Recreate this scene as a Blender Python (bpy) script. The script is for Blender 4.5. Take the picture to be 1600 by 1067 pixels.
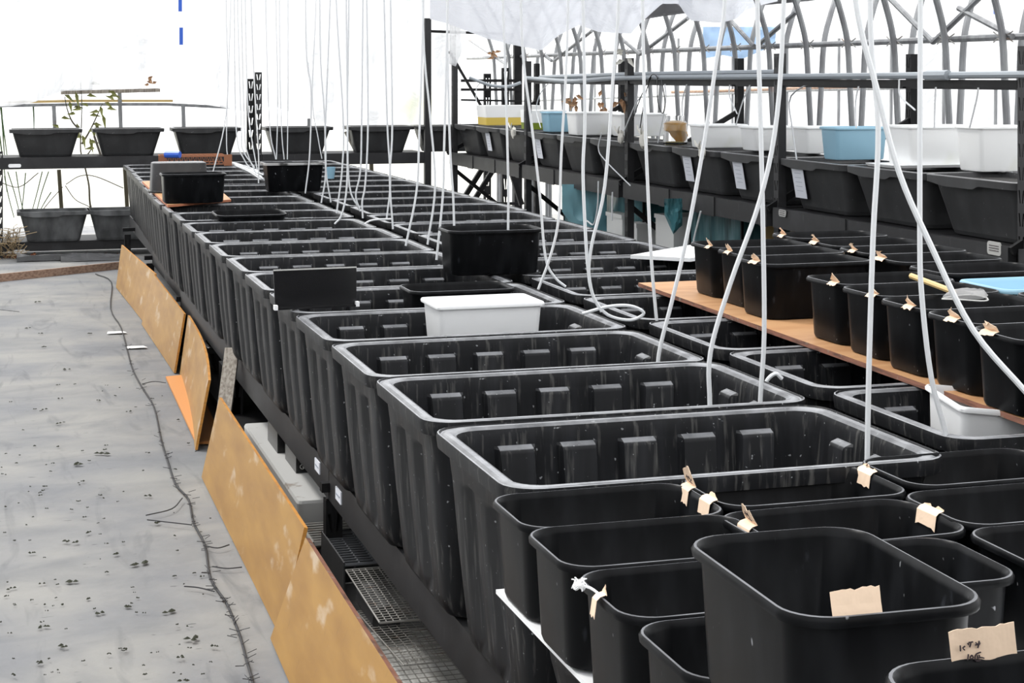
import bpy, math, random
from mathutils import Vector, noise
random.seed(7)
for o in list(bpy.data.objects): bpy.data.objects.remove(o)
C = bpy.context.scene.collection
# ------------------------------------------------------------ camera
F = 2650.0; TH = math.atan(.299); CH = 1.7
ct, st = math.cos(TH), math.sin(TH)
cam = bpy.data.cameras.new('camera'); co = bpy.data.objects.new('camera', cam); C.objects.link(co)
cam.sensor_width = 36; cam.lens = F*36/1600; cam.shift_y = -(533.5-120)/1600
cam.clip_start = .05; cam.clip_end = 300
co.location = (0, 0, CH); co.rotation_euler = (math.pi/2, 0, -TH)
bpy.context.scene.camera = co
# ------------------------------------------------------------ light
sc = bpy.context.scene
sc.view_settings.view_transform = 'Standard'; sc.view_settings.look = 'None'
sc.view_settings.gamma = 1; sc.view_settings.use_curve_mapping = False
sc.view_settings.exposure = 0.55
w = bpy.data.worlds.new('sky'); sc.world = w; w.use_nodes = True
bg = w.node_tree.nodes['Background']; bg.inputs[0].default_value = (.98, .99, 1, 1); bg.inputs[1].default_value = 1.5
sl = bpy.data.lights.new('sun', 'SUN'); sl.energy = 4.0; sl.angle = math.radians(9); sl.color = (1, .97, .92)
so = bpy.data.objects.new('sun', sl); C.objects.link(so)
so.rotation_euler = Vector((-.45, .5, 1)).to_track_quat('Z', 'Y').to_euler()

# ------------------------------------------------------------ picture point -> point in the place
def D(x, y, d):
    l = (x-800)/F*d
    return Vector((l*ct+d*st, -l*st+d*ct, CH-(y-120)/F*d))
def atz(x, y, z): return D(x, y, (CH-z)*F/(y-120))
def atX(x, y, X): return D(x, y, X/((x-800)/F*ct+st))
def atY(x, y, Y): return D(x, y, Y/(ct-(x-800)/F*st))

# ------------------------------------------------------------ materials
M = {}
def nodes(name):
    m = bpy.data.materials.new(name); m.use_nodes = True; M[name] = m
    nt = m.node_tree; return m, nt, nt.nodes['Principled BSDF']
def plain(name, col, rough=.5, metal=0, spec=.5, bump=0, bscale=40):
    m, nt, p = nodes(name)
    p.inputs['Base Color'].default_value = (*col, 1); p.inputs['Roughness'].default_value = rough
    p.inputs['Metallic'].default_value = metal; p.inputs['Specular IOR Level'].default_value = spec
    if bump:
        t = nt.nodes.new('ShaderNodeTexCoord'); n = nt.nodes.new('ShaderNodeTexNoise'); n.inputs['Scale'].default_value = bscale
        b = nt.nodes.new('ShaderNodeBump'); b.inputs['Strength'].default_value = bump; b.inputs['Distance'].default_value = .01
        nt.links.new(t.outputs['Object'], n.inputs['Vector']); nt.links.new(n.outputs[0], b.inputs['Height']); nt.links.new(b.outputs[0], p.inputs['Normal'])
    return m
def mixed(name, layers, base, rough=.5, spec=.5, metal=0, coord='Object', bump=0, top_sheen=None):
    """layers: (colour, scale xyz, noise scale, detail, lo, hi, max factor)"""
    m, nt, p = nodes(name); L = nt.links
    t = nt.nodes.new('ShaderNodeTexCoord'); col = nt.nodes.new('ShaderNodeRGB'); col.outputs[0].default_value = (*base, 1)
    cur = col.outputs[0]; lastf = None
    for i, (c, sxyz, ns, det, lo, hi, mx) in enumerate(layers):
        mp = nt.nodes.new('ShaderNodeMapping'); mp.inputs['Scale'].default_value = sxyz; mp.inputs['Location'].default_value = (i*3.1, i*1.7, i*.9)
        n = nt.nodes.new('ShaderNodeTexNoise'); n.inputs['Scale'].default_value = ns; n.inputs['Detail'].default_value = det
        r = nt.nodes.new('ShaderNodeMapRange'); r.inputs[1].default_value = lo; r.inputs[2].default_value = hi; r.inputs[3].default_value = 0; r.inputs[4].default_value = mx
        x = nt.nodes.new('ShaderNodeMix'); x.data_type = 'RGBA'; x.inputs[7].default_value = (*c, 1)
        L.new(t.outputs[coord], mp.inputs[0]); L.new(mp.outputs[0], n.inputs['Vector']); L.new(n.outputs[0], r.inputs[0])
        L.new(r.outputs[0], x.inputs[0]); L.new(cur, x.inputs[6]); cur = x.outputs[2]; lastf = n.outputs[0]
    if top_sheen:   # sky sheen painted into the colour of the upward faces
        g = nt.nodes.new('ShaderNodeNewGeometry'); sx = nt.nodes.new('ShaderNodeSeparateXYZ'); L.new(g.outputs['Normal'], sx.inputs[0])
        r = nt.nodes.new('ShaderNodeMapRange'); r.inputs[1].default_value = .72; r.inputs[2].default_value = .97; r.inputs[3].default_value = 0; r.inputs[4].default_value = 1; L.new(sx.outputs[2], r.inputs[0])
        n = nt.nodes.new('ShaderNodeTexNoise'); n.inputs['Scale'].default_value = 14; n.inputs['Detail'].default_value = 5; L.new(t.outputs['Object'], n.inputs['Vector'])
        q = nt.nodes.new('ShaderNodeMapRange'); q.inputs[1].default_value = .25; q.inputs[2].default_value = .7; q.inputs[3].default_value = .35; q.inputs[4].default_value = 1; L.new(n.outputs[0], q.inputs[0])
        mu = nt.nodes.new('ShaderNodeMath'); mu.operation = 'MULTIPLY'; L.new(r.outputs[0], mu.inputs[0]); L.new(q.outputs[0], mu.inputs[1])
        x = nt.nodes.new('ShaderNodeMix'); x.data_type = 'RGBA'; x.inputs[7].default_value = (*top_sheen, 1); L.new(mu.outputs[0], x.inputs[0]); L.new(cur, x.inputs[6]); cur = x.outputs[2]
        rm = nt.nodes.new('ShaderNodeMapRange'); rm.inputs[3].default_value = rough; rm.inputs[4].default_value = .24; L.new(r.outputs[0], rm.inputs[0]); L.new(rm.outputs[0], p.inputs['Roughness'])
    L.new(cur, p.inputs['Base Color'])
    p.inputs['Roughness'].default_value = rough; p.inputs['Specular IOR Level'].default_value = spec; p.inputs['Metallic'].default_value = metal
    if bump:
        b = nt.nodes.new('ShaderNodeBump'); b.inputs['Strength'].default_value = bump; b.inputs['Distance'].default_value = .005
        L.new(lastf, b.inputs['Height']); L.new(b.outputs[0], p.inputs['Normal'])
    return m
DUST = (.30, .31, .32)
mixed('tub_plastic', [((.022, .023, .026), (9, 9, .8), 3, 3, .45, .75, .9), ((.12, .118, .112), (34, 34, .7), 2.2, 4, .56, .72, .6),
                      (DUST, (1, 1, 1), 90, 1, .74, .78, .8)], (.012, .0125, .014), rough=.42, spec=.14, top_sheen=(.36, .37, .39))
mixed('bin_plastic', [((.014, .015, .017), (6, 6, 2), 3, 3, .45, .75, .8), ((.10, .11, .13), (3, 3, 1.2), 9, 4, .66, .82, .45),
                      ((.35, .36, .38), (1, 1, .6), 70, 1, .75, .79, .8)], (.004, .0043, .005), rough=.34, spec=.10, top_sheen=(.17, .175, .19))
mixed('planter_plastic', [((.055, .056, .058), (2, 2, 1), 5, 3, .4, .75, .9), ((.2, .2, .2), (1, 1, 1), 60, 1, .74, .78, .6)], (.036, .0365, .038), rough=.45, spec=.3, top_sheen=(.16, .16, .165))
mixed('rack_steel', [((.04, .04, .043), (1, 1, 1), 6, 4, .5, .75, .8), ((.1, .1, .1), (1, 1, .3), 30, 3, .65, .8, .4)], (.022, .022, .0235), rough=.5, spec=.35)
mixed('dark_steel', [((.03, .03, .03), (1, 1, 1), 8, 4, .5, .8, .6)], (.007, .007, .008), rough=.55, spec=.25)
mixed('galvanised', [((.20, .20, .21), (4, 4, 1), 5, 4, .4, .7, .9), ((.22, .09, .04), (1, 1, 1), 3, 5, .66, .74, .8)], (.32, .33, .34), rough=.5, metal=.3)
plain('grey_pipe', (.30, .33, .36), .4)
mixed('ply', [((.30, .15, .035), (3, .6, 3), 4, 5, .35, .7, .9), ((.62, .52, .40), (7, 1.0, 2.0), 3.5, 6, .58, .68, .6), ((.12, .07, .04), (8, 8, 1), 6, 3, .66, .8, .4)], (.41, .225, .055), rough=.5)
mixed('ply_pale', [((.40, .19, .08), (2, 8, 2), 3, 4, .4, .7, .8)], (.52, .29, .14), rough=.5)
mixed('ply_edge', [((.10, .05, .035), (1, 2, 20), 6, 4, .45, .65, .9), ((.30, .29, .25), (1, 1, 1), 25, 3, .62, .7, .6)], (.26, .11, .07), rough=.8)
mixed('ply_orange_edge', [((.45, .20, .05), (1, 2, 20), 6, 4, .45, .65, .9)], (.62, .28, .05), rough=.7)
mixed('old_wood', [((.20, .17, .14), (30, 30, 2), 3, 5, .4, .65, .9)], (.42, .38, .33), rough=.8, bump=.3)
mixed('brown_wood', [((.16, .09, .06), (2, 20, 20), 3, 5, .4, .7, .9)], (.38, .25, .18), rough=.8)
plain('white_plastic', (.90, .91, .92), .35)
plain('foam', (.70, .71, .70), .8, bump=.1)
mixed('grey_foam', [((.20, .15, .11), (1, 1, 1), 12, 4, .64, .72, .7)], (.50, .50, .49), rough=.8)
plain('tube_white', (.74, .76, .78), .3)
plain('blue_plastic', (.30, .52, .66), .35)
plain('bright_blue', (.03, .12, .60), .4)
plain('tape', (.86, .66, .49), .75, bump=.1, bscale=60)
plain('paper', (.72, .74, .80), .7)
plain('ink', (.05, .035, .04), .8)
plain('grey_ink', (.35, .38, .45), .8)
plain('dry_leaf', (.42, .25, .14), .8)
plain('rust', (.30, .12, .06), .8)
plain('yellow', (.68, .50, .10), .4); plain('green', (.20, .27, .02), .4)
plain('bamboo', (.70, .50, .22), .5)
plain('black', (.006, .006, .007), .25)
plain('flat_black', (.008, .008, .008), .8)
plain('cloth', (.72, .70, .64), .9, bump=.3)
plain('leaf', (.22, .23, .07), .6); plain('stem', (.07, .06, .035), .7); plain('straw', (.36, .27, .16), .9); plain('green_stem', (.05, .10, .03), .6)
plain('plate', (.55, .55, .53), .4, metal=.4)
plain('teal', (.06, .20, .23), .4); plain('pale_teal', (.22, .45, .52), .3)
mixed('planter_grey', [((.16, .165, .17), (2, 2, 1), 4, 4, .4, .7, .9)], (.06, .062, .064), rough=.6, spec=.3)
plain('soil', (.022, .021, .020), .9, bump=.4, bscale=30)
mixed('wire', [((.25, .13, .07), (1, 1, 1), 9, 4, .56, .66, .7)], (.36, .35, .33), rough=.45, metal=.5)
m, nt, p = nodes('water'); p.inputs['Base Color'].default_value = (.004, .005, .005, 1); p.inputs['Roughness'].default_value = .03; p.inputs['IOR'].default_value = 1.33
m, nt, p = nodes('glass'); p.inputs['Transmission Weight'].default_value = 1; p.inputs['Roughness'].default_value = .03; p.inputs['IOR'].default_value = 1.42
m, nt, p = nodes('jelly'); p.inputs['Base Color'].default_value = (.80, .42, .06, 1); p.inputs['Roughness'].default_value = .3
# films
def film(name, col, transp, stain=False, bumpy=.4):
    m, nt, p = nodes(name); L = nt.links; nt.nodes.remove(p); out = nt.nodes['Material Output']
    d = nt.nodes.new('ShaderNodeBsdfDiffuse'); tr = nt.nodes.new('ShaderNodeBsdfTranslucent'); tp = nt.nodes.new('ShaderNodeBsdfTransparent')
    a = nt.nodes.new('ShaderNodeMixShader'); a.inputs[0].default_value = .5; b = nt.nodes.new('ShaderNodeMixShader'); b.inputs[0].default_value = transp
    t = nt.nodes.new('ShaderNodeTexCoord'); n = nt.nodes.new('ShaderNodeTexNoise'); n.inputs['Scale'].default_value = 1.3; n.inputs['Detail'].default_value = 5; n.inputs['Distortion'].default_value = 1.5
    bp = nt.nodes.new('ShaderNodeBump'); bp.inputs['Strength'].default_value = bumpy; bp.inputs['Distance'].default_value = .2
    L.new(t.outputs['Object'], n.inputs['Vector']); L.new(n.outputs[0], bp.inputs['Height']); L.new(bp.outputs[0], d.inputs['Normal'])
    if stain:
        # algae stain with a shape of its own near the lower right corner of the sheet
        cx = atY(650, 165, 17.75)
        mp = nt.nodes.new('ShaderNodeMapping'); mp.inputs['Location'].default_value = (-cx.x/.42, 0, -cx.z/.28); mp.inputs['Scale'].default_value = (1/.42, 0, 1/.28)
        ln = nt.nodes.new('ShaderNodeVectorMath'); ln.operation = 'LENGTH'; r = nt.nodes.new('ShaderNodeMapRange'); r.inputs[1].default_value = 1.0; r.inputs[2].default_value = .2; r.inputs[4].default_value = .9
        n2 = nt.nodes.new('ShaderNodeTexNoise'); n2.inputs['Scale'].default_value = 5; n2.inputs['Detail'].default_value = 4
        mu = nt.nodes.new('ShaderNodeMath'); mu.operation = 'MULTIPLY'; mx = nt.nodes.new('ShaderNodeMix'); mx.data_type = 'RGBA'
        mx.inputs[6].default_value = (*col, 1); mx.inputs[7].default_value = (.62, .66, .25, 1)
        L.new(t.outputs['Object'], mp.inputs[0]); L.new(mp.outputs[0], ln.inputs[0]); L.new(ln.outputs['Value'], r.inputs[0]); L.new(t.outputs['Object'], n2.inputs['Vector'])
        L.new(r.outputs[0], mu.inputs[0]); L.new(n2.outputs[0], mu.inputs[1]); L.new(mu.outputs[0], mx.inputs[0]); L.new(mx.outputs[2], d.inputs[0]); L.new(mx.outputs[2], tr.inputs[0])
    else:
        d.inputs[0].default_value = (*col, 1); tr.inputs[0].default_value = (*col, 1)
    L.new(d.outputs[0], a.inputs[1]); L.new(tr.outputs[0], a.inputs[2]); L.new(a.outputs[0], b.inputs[1]); L.new(tp.outputs[0], b.inputs[2]); L.new(b.outputs[0], out.inputs['Surface'])
film('film', (.70, .71, .73), .15, stain=True, bumpy=1.0)
film('sag_film', (.66, .68, .73), .04, bumpy=1.0)
film('grey_film', (.30, .30, .31), .0)
film('net', (.75, .75, .75), .62, bumpy=0)
# floor: dusty woven ground sheet
m, nt, p = nodes('ground_sheet'); L = nt.links
t = nt.nodes.new('ShaderNodeTexCoord')
def nz(scale, ns, det, dist=0):
    mp = nt.nodes.new('ShaderNodeMapping'); mp.inputs['Scale'].default_value = scale
    n = nt.nodes.new('ShaderNodeTexNoise'); n.inputs['Scale'].default_value = ns; n.inputs['Detail'].default_value = det; n.inputs['Distortion'].default_value = dist
    L.new(t.outputs['Object'], mp.inputs[0]); L.new(mp.outputs[0], n.inputs['Vector']); return n.outputs[0]
def rng(src, lo, hi, a, b):
    r = nt.nodes.new('ShaderNodeMapRange'); r.inputs[1].default_value = lo; r.inputs[2].default_value = hi; r.inputs[3].default_value = a; r.inputs[4].default_value = b
    L.new(src, r.inputs[0]); return r.outputs[0]
def mx(f, a, b):
    x = nt.nodes.new('ShaderNodeMix'); x.data_type = 'RGBA'; L.new(f, x.inputs[0])
    if isinstance(a, tuple): x.inputs[6].default_value = (*a, 1)
    else: L.new(a, x.inputs[6])
    x.inputs[7].default_value = (*b, 1); return x.outputs[2]
c = mx(rng(nz((1, 1, 1), 1.6, 8), .38, .62, 0, 1), (.185, .189, .198), (.262, .258, .246))
c = mx(rng(nz((1.0, 1.7, 1), 1.5, 9, 1.2), .48, .75, 0, .6), c, (.12, .127, .14))
c = mx(rng(nz((6, .9, 1), 1.3, 5, 1.2), .57, .76, 0, .55), c, (.07, .075, .085))
c = mx(rng(nz((3, 11, 1), 4, 3, .3), .70, .74, 0, .7), c, (.04, .04, .042))
L.new(c, p.inputs['Base Color']); p.inputs['Roughness'].default_value = .85
b = nt.nodes.new('ShaderNodeBump'); b.inputs['Strength'].default_value = .25; b.inputs['Distance'].default_value = .02
L.new(nz((1, 1, 1), 14, 6), b.inputs['Height']); L.new(b.outputs[0], p.inputs['Normal'])

# ------------------------------------------------------------ mesh helpers
class MB:
    def __init__(s): s.v = []; s.f = []; s.m = []
    def add(s, vs, fs, mi=0):
        o = len(s.v); s.v += [tuple(v) for v in vs]; s.f += [tuple(i+o for i in f) for f in fs]; s.m += [mi]*len(fs); return s
    def box(s, c, h, mi=0, rz=0, tilt=None):
        vs = []
        for z in (-1, 1):
            for (x, y) in ((-1, -1), (1, -1), (1, 1), (-1, 1)):
                v = Vector((x*h[0], y*h[1], z*h[2]))
                if tilt is not None: v = tilt @ v
                if rz: v = Vector((v.x*math.cos(rz)-v.y*math.sin(rz), v.x*math.sin(rz)+v.y*math.cos(rz), v.z))
                vs.append(v+Vector(c))
        return s.add(vs, [(3, 2, 1, 0), (4, 5, 6, 7), (0, 1, 5, 4), (1, 2, 6, 5), (2, 3, 7, 6), (3, 0, 4, 7)], mi)
    def b2(s, lo, hi, mi=0): return s.box([(a+b)/2 for a, b in zip(lo, hi)], [abs(b-a)/2 for a, b in zip(lo, hi)], mi)
    def tube(s, pts, r, n=6, smooth=0, cap=True, mi=0, r2=None):
        pts = [Vector(p) for p in pts]
        if smooth and len(pts) > 2: pts = catmull(pts, smooth)
        N = len(pts); rings = []; up = None
        for i, p in enumerate(pts):
            t = (pts[min(i+1, N-1)]-pts[max(i-1, 0)]).normalized()
            if up is None:
                up = t.orthogonal().normalized()
            else:
                up = (up-t*up.dot(t))
                up = up.normalized() if up.length > 1e-6 else t.orthogonal().normalized()
            q = t.cross(up); rr_ = r if r2 is None else r+(r2-r)*i/(N-1)
            rings.append([p+(up*math.cos(2*math.pi*k/n)+q*math.sin(2*math.pi*k/n))*rr_ for k in range(n)])
        return s.rings(rings, cap, cap, mi)
    def rings(s, rings, c0=True, c1=True, mi=0):
        n = len(rings[0]); vs = [v for r in rings for v in r]; fs = []
        for i in range(len(rings)-1):
            for k in range(n): fs.append((i*n+k, i*n+(k+1) % n, (i+1)*n+(k+1) % n, (i+1)*n+k))
        if c0: fs.append(tuple(range(n))[::-1])
        if c1: fs.append(tuple((len(rings)-1)*n+k for k in range(n)))
        return s.add(vs, fs, mi)
    def mesh(s, name, mats, smooth=False, angle=35):
        me = bpy.data.meshes.new(name); me.from_pydata(s.v, [], s.f)
        if isinstance(mats, str): mats = [mats]
        for q in mats: me.materials.append(M[q])
        if len(mats) > 1: me.polygons.foreach_set('material_index', s.m)
        if smooth:
            me.polygons.foreach_set('use_smooth', [True]*len(me.polygons)); me.set_sharp_from_angle(angle=math.radians(angle))
        me.update(); return me
    def build(s, name, mats, parent=None, smooth=False, angle=35, **k):
        return put(name, s.mesh(name, mats, smooth, angle), parent, **k)
def catmull(p, k):
    out = []
    q = [p[0]*2-p[1]]+p+[p[-1]*2-p[-2]]
    for i in range(1, len(q)-2):
        for j in range(k):
            t = j/k; a, b, c, d = q[i-1], q[i], q[i+1], q[i+2]
            out.append(.5*((2*b)+(c-a)*t+(2*a-5*b+4*c-d)*t*t+(3*b-a-3*c+d)*t**3))
    out.append(p[-1]); return out
def put(name, me, parent=None, loc=None, rz=0, label=None, cat=None, group=None, kind=None):
    o = bpy.data.objects.new(name, me); C.objects.link(o)
    if parent is not None: o.parent = parent
    if loc is not None: o.location = loc
    if rz: o.rotation_euler = (0, 0, rz)
    if label: o['label'] = label
    if cat: o['category'] = cat
    if group: o['group'] = group
    if kind: o['kind'] = kind
    return o
def thing(name, label, cat, loc=(0, 0, 0), rz=0, group=None): return put(name, None, None, loc, rz, label, cat, group)
def part(parent, mb, name, mats, smooth=False, **k):
    """mesh given in world coordinates, parent an unrotated empty"""
    L0 = parent.matrix_basis.translation if parent.parent is None else Vector((0, 0, 0))
    mb.v = [tuple(Vector(v)-Vector(parent.location)) for v in mb.v] if parent.parent is None else mb.v
    return mb.build(name, mats, parent, smooth, **k)
def rr(a, b, r, z, nc=5, ls=(), ss=(), bump=0):
    """rounded rectangle ring; ls / ss = rib samples (normalised position, weight) on the long (x) and short (y) sides"""
    r = min(r, a, b); A, B = a-r, b-r; out = []
    def arc(cx, cy, a0):
        for k in range(nc+1):
            t = a0+math.pi/2*k/nc; out.append(Vector((cx+r*math.cos(t), cy+r*math.sin(t), z)))
    arc(A, B, 0)
    for s_, w_ in ls: out.append(Vector((-s_*A, b-bump*w_, z)))
    arc(-A, B, math.pi/2)
    for s_, w_ in ss: out.append(Vector((-a+bump*w_, -s_*B, z)))
    arc(-A, -B, math.pi)
    for s_, w_ in ls: out.append(Vector((s_*A, -b+bump*w_, z)))
    arc(A, -B, math.pi*1.5)
    for s_, w_ in ss: out.append(Vector((a-bump*w_, s_*B, z)))
    return out
def copy_tree(o, parent=None):
    c = o.copy(); C.objects.link(c); c.parent = parent
    for ch in list(o.children): copy_tree(ch, c)
    return c
ORD = ['first', 'second', 'third', 'fourth', 'fifth', 'sixth', 'seventh', 'eighth', 'ninth', 'tenth', 'eleventh', 'twelfth', 'thirteenth', 'fourteenth', 'fifteenth',
       'sixteenth', 'seventeenth', 'eighteenth', 'nineteenth', 'twentieth', 'twenty-first', 'twenty-second', 'twenty-third', 'twenty-fourth', 'twenty-fifth']

# ------------------------------------------------------------ structure: floor, films
mb = MB(); N = 60
for j in range(N+1):
    for i in range(N+1):
        x = -8+24*i/N; y = -2+22*j/N
        mb.v.append((x, y, .006*noise.noise(Vector((x*1.3, y*1.3, 0)))-.006))
for j in range(N):
    for i in range(N): mb.f.append((j*(N+1)+i, j*(N+1)+i+1, (j+1)*(N+1)+i+1, (j+1)*(N+1)+i)); mb.m.append(0)
floor = mb.build('floor', 'ground_sheet', smooth=True, kind='structure')
mb = MB(); mb.b2((-40, -10, -.35), (60, 60, -.30)); plain('ground_outside', (.42, .42, .38), .9)
mb.build('floor', 'ground_outside', kind='structure')
seam = [(150, 428), (175, 440), (172, 482), (190, 510), (198, 545), (207, 575), (222, 602), (240, 635), (253, 685), (262, 720), (276, 756), (296, 780), (302, 815), (318, 850), (328, 895),
        (336, 915), (352, 940), (362, 965), (375, 995), (385, 1030), (393, 1067), (398, 1100)]
mb = MB(); mb.tube([atz(x+random.uniform(-2, 2), y, .004) for x, y in seam], .0045, 5, smooth=4)
for x, y in seam[4:]:
    for k in range(7):
        a = atz(x+random.uniform(-5, 5), y+random.uniform(-12, 12), .008); an = random.uniform(0, 6.28)
        mb.tube([a, a+Vector((math.cos(an)*.03, math.sin(an)*.03, .006))], .0013, 3)
plain('seam_black', (.045, .045, .048), .9)
mb.build('sheet_seam', 'seam_black', floor, smooth=True)
mb = MB()   # loose threads pulled from the seam
for pts in ([(285, 778), (268, 795), (228, 805)], [(300, 820), (265, 816), (230, 812)], [(318, 852), (340, 856), (358, 851)], [(332, 885), (355, 888), (378, 886)], [(335, 924), (310, 918), (288, 916)],
            [(222, 600), (240, 596), (259, 598)], [(30, 487), (0, 484), (-20, 484)]):
    mb.tube([atz(x, y, .012) for x, y in pts], .0025, 4, smooth=5)
mb.build('loose_thread', 'seam_black', floor, kind='stuff')
mb = MB()
spots = [(218, 881, 12), (115, 907, 11), (158, 958, 8), (68, 980, 7), (305, 998, 13), (266, 955, 10), (203, 948, 7), (180, 866, 7), (96, 1010, 8), (140, 832, 5), (232, 775, 6), (245, 817, 6), (160, 709, 10),
         (120, 725, 9), (68, 640, 5), (70, 760, 4), (50, 864, 5), (18, 920, 6), (335, 1010, 6), (280, 1027, 7), (285, 1064, 8), (225, 1054, 4), (105, 846, 7), (118, 847, 6), (58, 472, 5), (43, 513, 4), (64, 521, 4),
         (142, 521, 5), (70, 542, 4), (105, 577, 5), (201, 643, 4), (153, 626, 4), (90, 662, 5), (196, 1015, 5), (64, 1035, 6), (139, 936, 5), (65, 913, 5), (273, 900, 4), (170, 1022, 3), (20, 1055, 5)]
for _ in range(130): spots.append((random.uniform(0, 330), random.uniform(600, 1067), random.uniform(1.5, 3.5)))
for x, y, s_ in spots:
    cpt = atz(x, y, .002); r = s_/F*cpt.length
    if cpt.x > .85: continue
    for k in range(4):
        q = cpt+Vector((random.uniform(-r, r)*.9, random.uniform(-r, r)*.7, .001)); a = random.uniform(-.7, .7)
        mb.add([q+Vector((math.cos(t+a)*r*random.uniform(.3, .75)*.8, math.sin(t+a)*r*random.uniform(.25, .6)*.8, 0)) for t in (0, .9, 1.8, 2.8, 3.7, 4.6, 5.5)]+[q+Vector((0, 0, .003+r*.15))], [(i, (i+1) % 7, 7) for i in range(7)])
plain('debris', (.035, .038, .025), .95)
mb.build('dirt_clump', 'debris', kind='stuff', label='small dark clumps of dirt scattered over the grey ground sheet', cat='dirt')
for (x, y, lab) in ((181, 520, 'small white paper scrap lying on the ground sheet further from the camera'), (212, 543, 'larger white paper scrap lying on the ground sheet near the seam')):
    q = atz(x, y, .002); e = MB(); e.add([q+Vector(v) for v in ((-.06, -.03, 0), (.07, -.04, .004), (.05, .05, .002), (-.05, .03, .006), (-.06, -.03, .001), (.07, -.04, .005), (.05, .05, .003), (-.05, .03, .007))],
                                        [(3, 2, 1, 0), (4, 5, 6, 7), (0, 1, 5, 4), (1, 2, 6, 5), (2, 3, 7, 6), (3, 0, 4, 7)])
    e.build('paper_scrap', 'white_plastic', label=lab, cat='scrap')
# timber edging of the path
mb = MB(); a = atz(-25, 441, 0); b_ = atz(195, 418, 0); dirv = (b_-a).normalized()
mb.tube([a+Vector((0, 0, .02)), b_+Vector((0, 0, .02))], .05, 4)
mb.build('timber_edging', 'brown_wood', label='weathered reddish timber edging along the far end of the ground sheet', cat='timber')

def sheet(lower, top_y, dlow, dtop, nu=90, nv=14, wr=.05, seed=0, yplane=None):
    """hanging film: lower edge through picture points, carried up to picture height top_y"""
    mb = MB(); L_ = []
    seg = sum(abs(lower[i+1][0]-lower[i][0]) for i in range(len(lower)-1)); x0 = lower[0][0]
    for i in range(nu+1):
        x = x0+seg*i/nu
        for j in range(len(lower)-1):
            if lower[j][0] <= x <= lower[j+1][0]+1e-6:
                t = (x-lower[j][0])/max(1e-6, lower[j+1][0]-lower[j][0]); y = lower[j][1]+(lower[j+1][1]-lower[j][1])*t; break
        L_.append((x, y))
    for k in range(nv+1):
        t = k/nv
        for i, (x, y) in enumerate(L_):
            yy = y+(top_y-y)*t
            p_ = atY(x, yy, yplane) if yplane else D(x, yy, dlow+(dtop-dlow)*t)
            n_ = noise.noise(Vector((i*.13+seed, k*.22, 0)))*wr+noise.noise(Vector((i*.45+seed, k*.6+i*.1, 4)))*wr*.4
            mb.v.append(tuple(p_+Vector((st, ct, 0))*n_))
    for k in range(nv):
        for i in range(nu): mb.f.append((k*(nu+1)+i, k*(nu+1)+i+1, (k+1)*(nu+1)+i+1, (k+1)*(nu+1)+i)); mb.m.append(0)
    return mb
mb = sheet([(-60, 166), (20, 166), (50, 160), (75, 151), (100, 142), (250, 138), (285, 158), (340, 167), (385, 174), (425, 165), (470, 180), (520, 196), (560, 198), (640, 196), (720, 200)], -330, 0, 0, 130, 24, .16, 3, yplane=17.75)
mb.build('wall_back', 'film', smooth=True, kind='structure')
# blue marker strip printed on the curtain
for i, (x, y0, y1) in enumerate(((281.5, -12, 18), (283, 43, 70))):
    p0 = atY(x, y0, 17.5); p1 = atY(x, y1, 17.5); e = MB(); e.b2((p0.x-.018, 17.49, p1.z), (p0.x+.018, 17.50, p0.z))
    e.build('blue_tape', 'bright_blue', bpy.data.objects['wall_back'])
mb = sheet([(672, 30), (697, 36), (760, 60), (800, 70), (846, 79), (872, 56), (905, 39), (935, 50), (985, 53), (1005, 32), (1034, 6), (1062, 6), (1080, 32), (1125, 36), (1150, 30), (1165, 16), (1190, 8), (1215, 2)], -160, 13.2, 8.5, 130, 18, .12, 9)
mb.build('ceiling', 'sag_film', smooth=True, kind='structure')
for pp, lab in (([(1003, 31), (1038, 25), (1077, 20), (1058, 4), (1040, -6), (1022, 10)], 'grey plastic film folded over the hoop tops left of the blue tarp'),
                ([(1185, 9), (1215, 6), (1260, 2), (1320, -6), (1300, -30), (1200, -20)], 'grey plastic film folded over the hoops at the top edge right of centre')):
    e = MB(); f_ = [D(x, y, 13.5+.12*(k % 2)) for k, (x, y) in enumerate(pp)]; b_ = [v+Vector((st, ct, 0))*.02 for v in f_]; n = len(f_)
    e.add(f_+b_, [tuple(range(n)), tuple(range(n, 2*n))[::-1]]+[(k, n+k, n+(k+1) % n, (k+1) % n) for k in range(n)])
    e.build('film_fold', 'grey_film', label=lab, cat='plastic film')
# hanging torn film strip beside the tall corner post
sheet([(702, 100), (712, 104), (722, 80), (728, 55)], 34, 16.9, 16.4, 24, 8, .04, 5).build('film_scrap', 'film', smooth=True, label='torn translucent film hanging beside the tall black corner post', cat='plastic film')

# right-hand far wall: white film with frame bars
mb = MB(); NX, NZ = 80, 12
for k in range(NZ+1):
    for i in range(NX+1):
        y = 1+22*i/NX; z = -.3+6*k/NZ
        mb.v.append((9.2+.08*noise.noise(Vector((y*.9, z*1.1, 3))), y, z))
for k in range(NZ):
    for i in range(NX): mb.f.append((k*(NX+1)+i, k*(NX+1)+i+1, (k+1)*(NX+1)+i+1, (k+1)*(NX+1)+i)); mb.m.append(0)
mb.build('wall_right', 'film', smooth=True, kind='structure')
def wallbar(pts, r, mat='galvanised', X=8.95, name='frame_bar'):
    e = MB(); e.tube([atX(x, y, X) for x, y in pts], r, 6); return e.build(name, mat, bpy.data.objects['wall_right'], smooth=True)
wallbar([(812, 158), (1040, 150), (1250, 141), (1640, 132)], .018)
wallbar([(1050, 144), (1300, 137), (1500, 134)], .02, 'brown_wood')
for x in (930, 1060, 1145, 1230, 1311, 1393, 1475, 1556): wallbar([(x, 60 if x < 1500 else 137), (x-1, 225)], .017)
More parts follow.
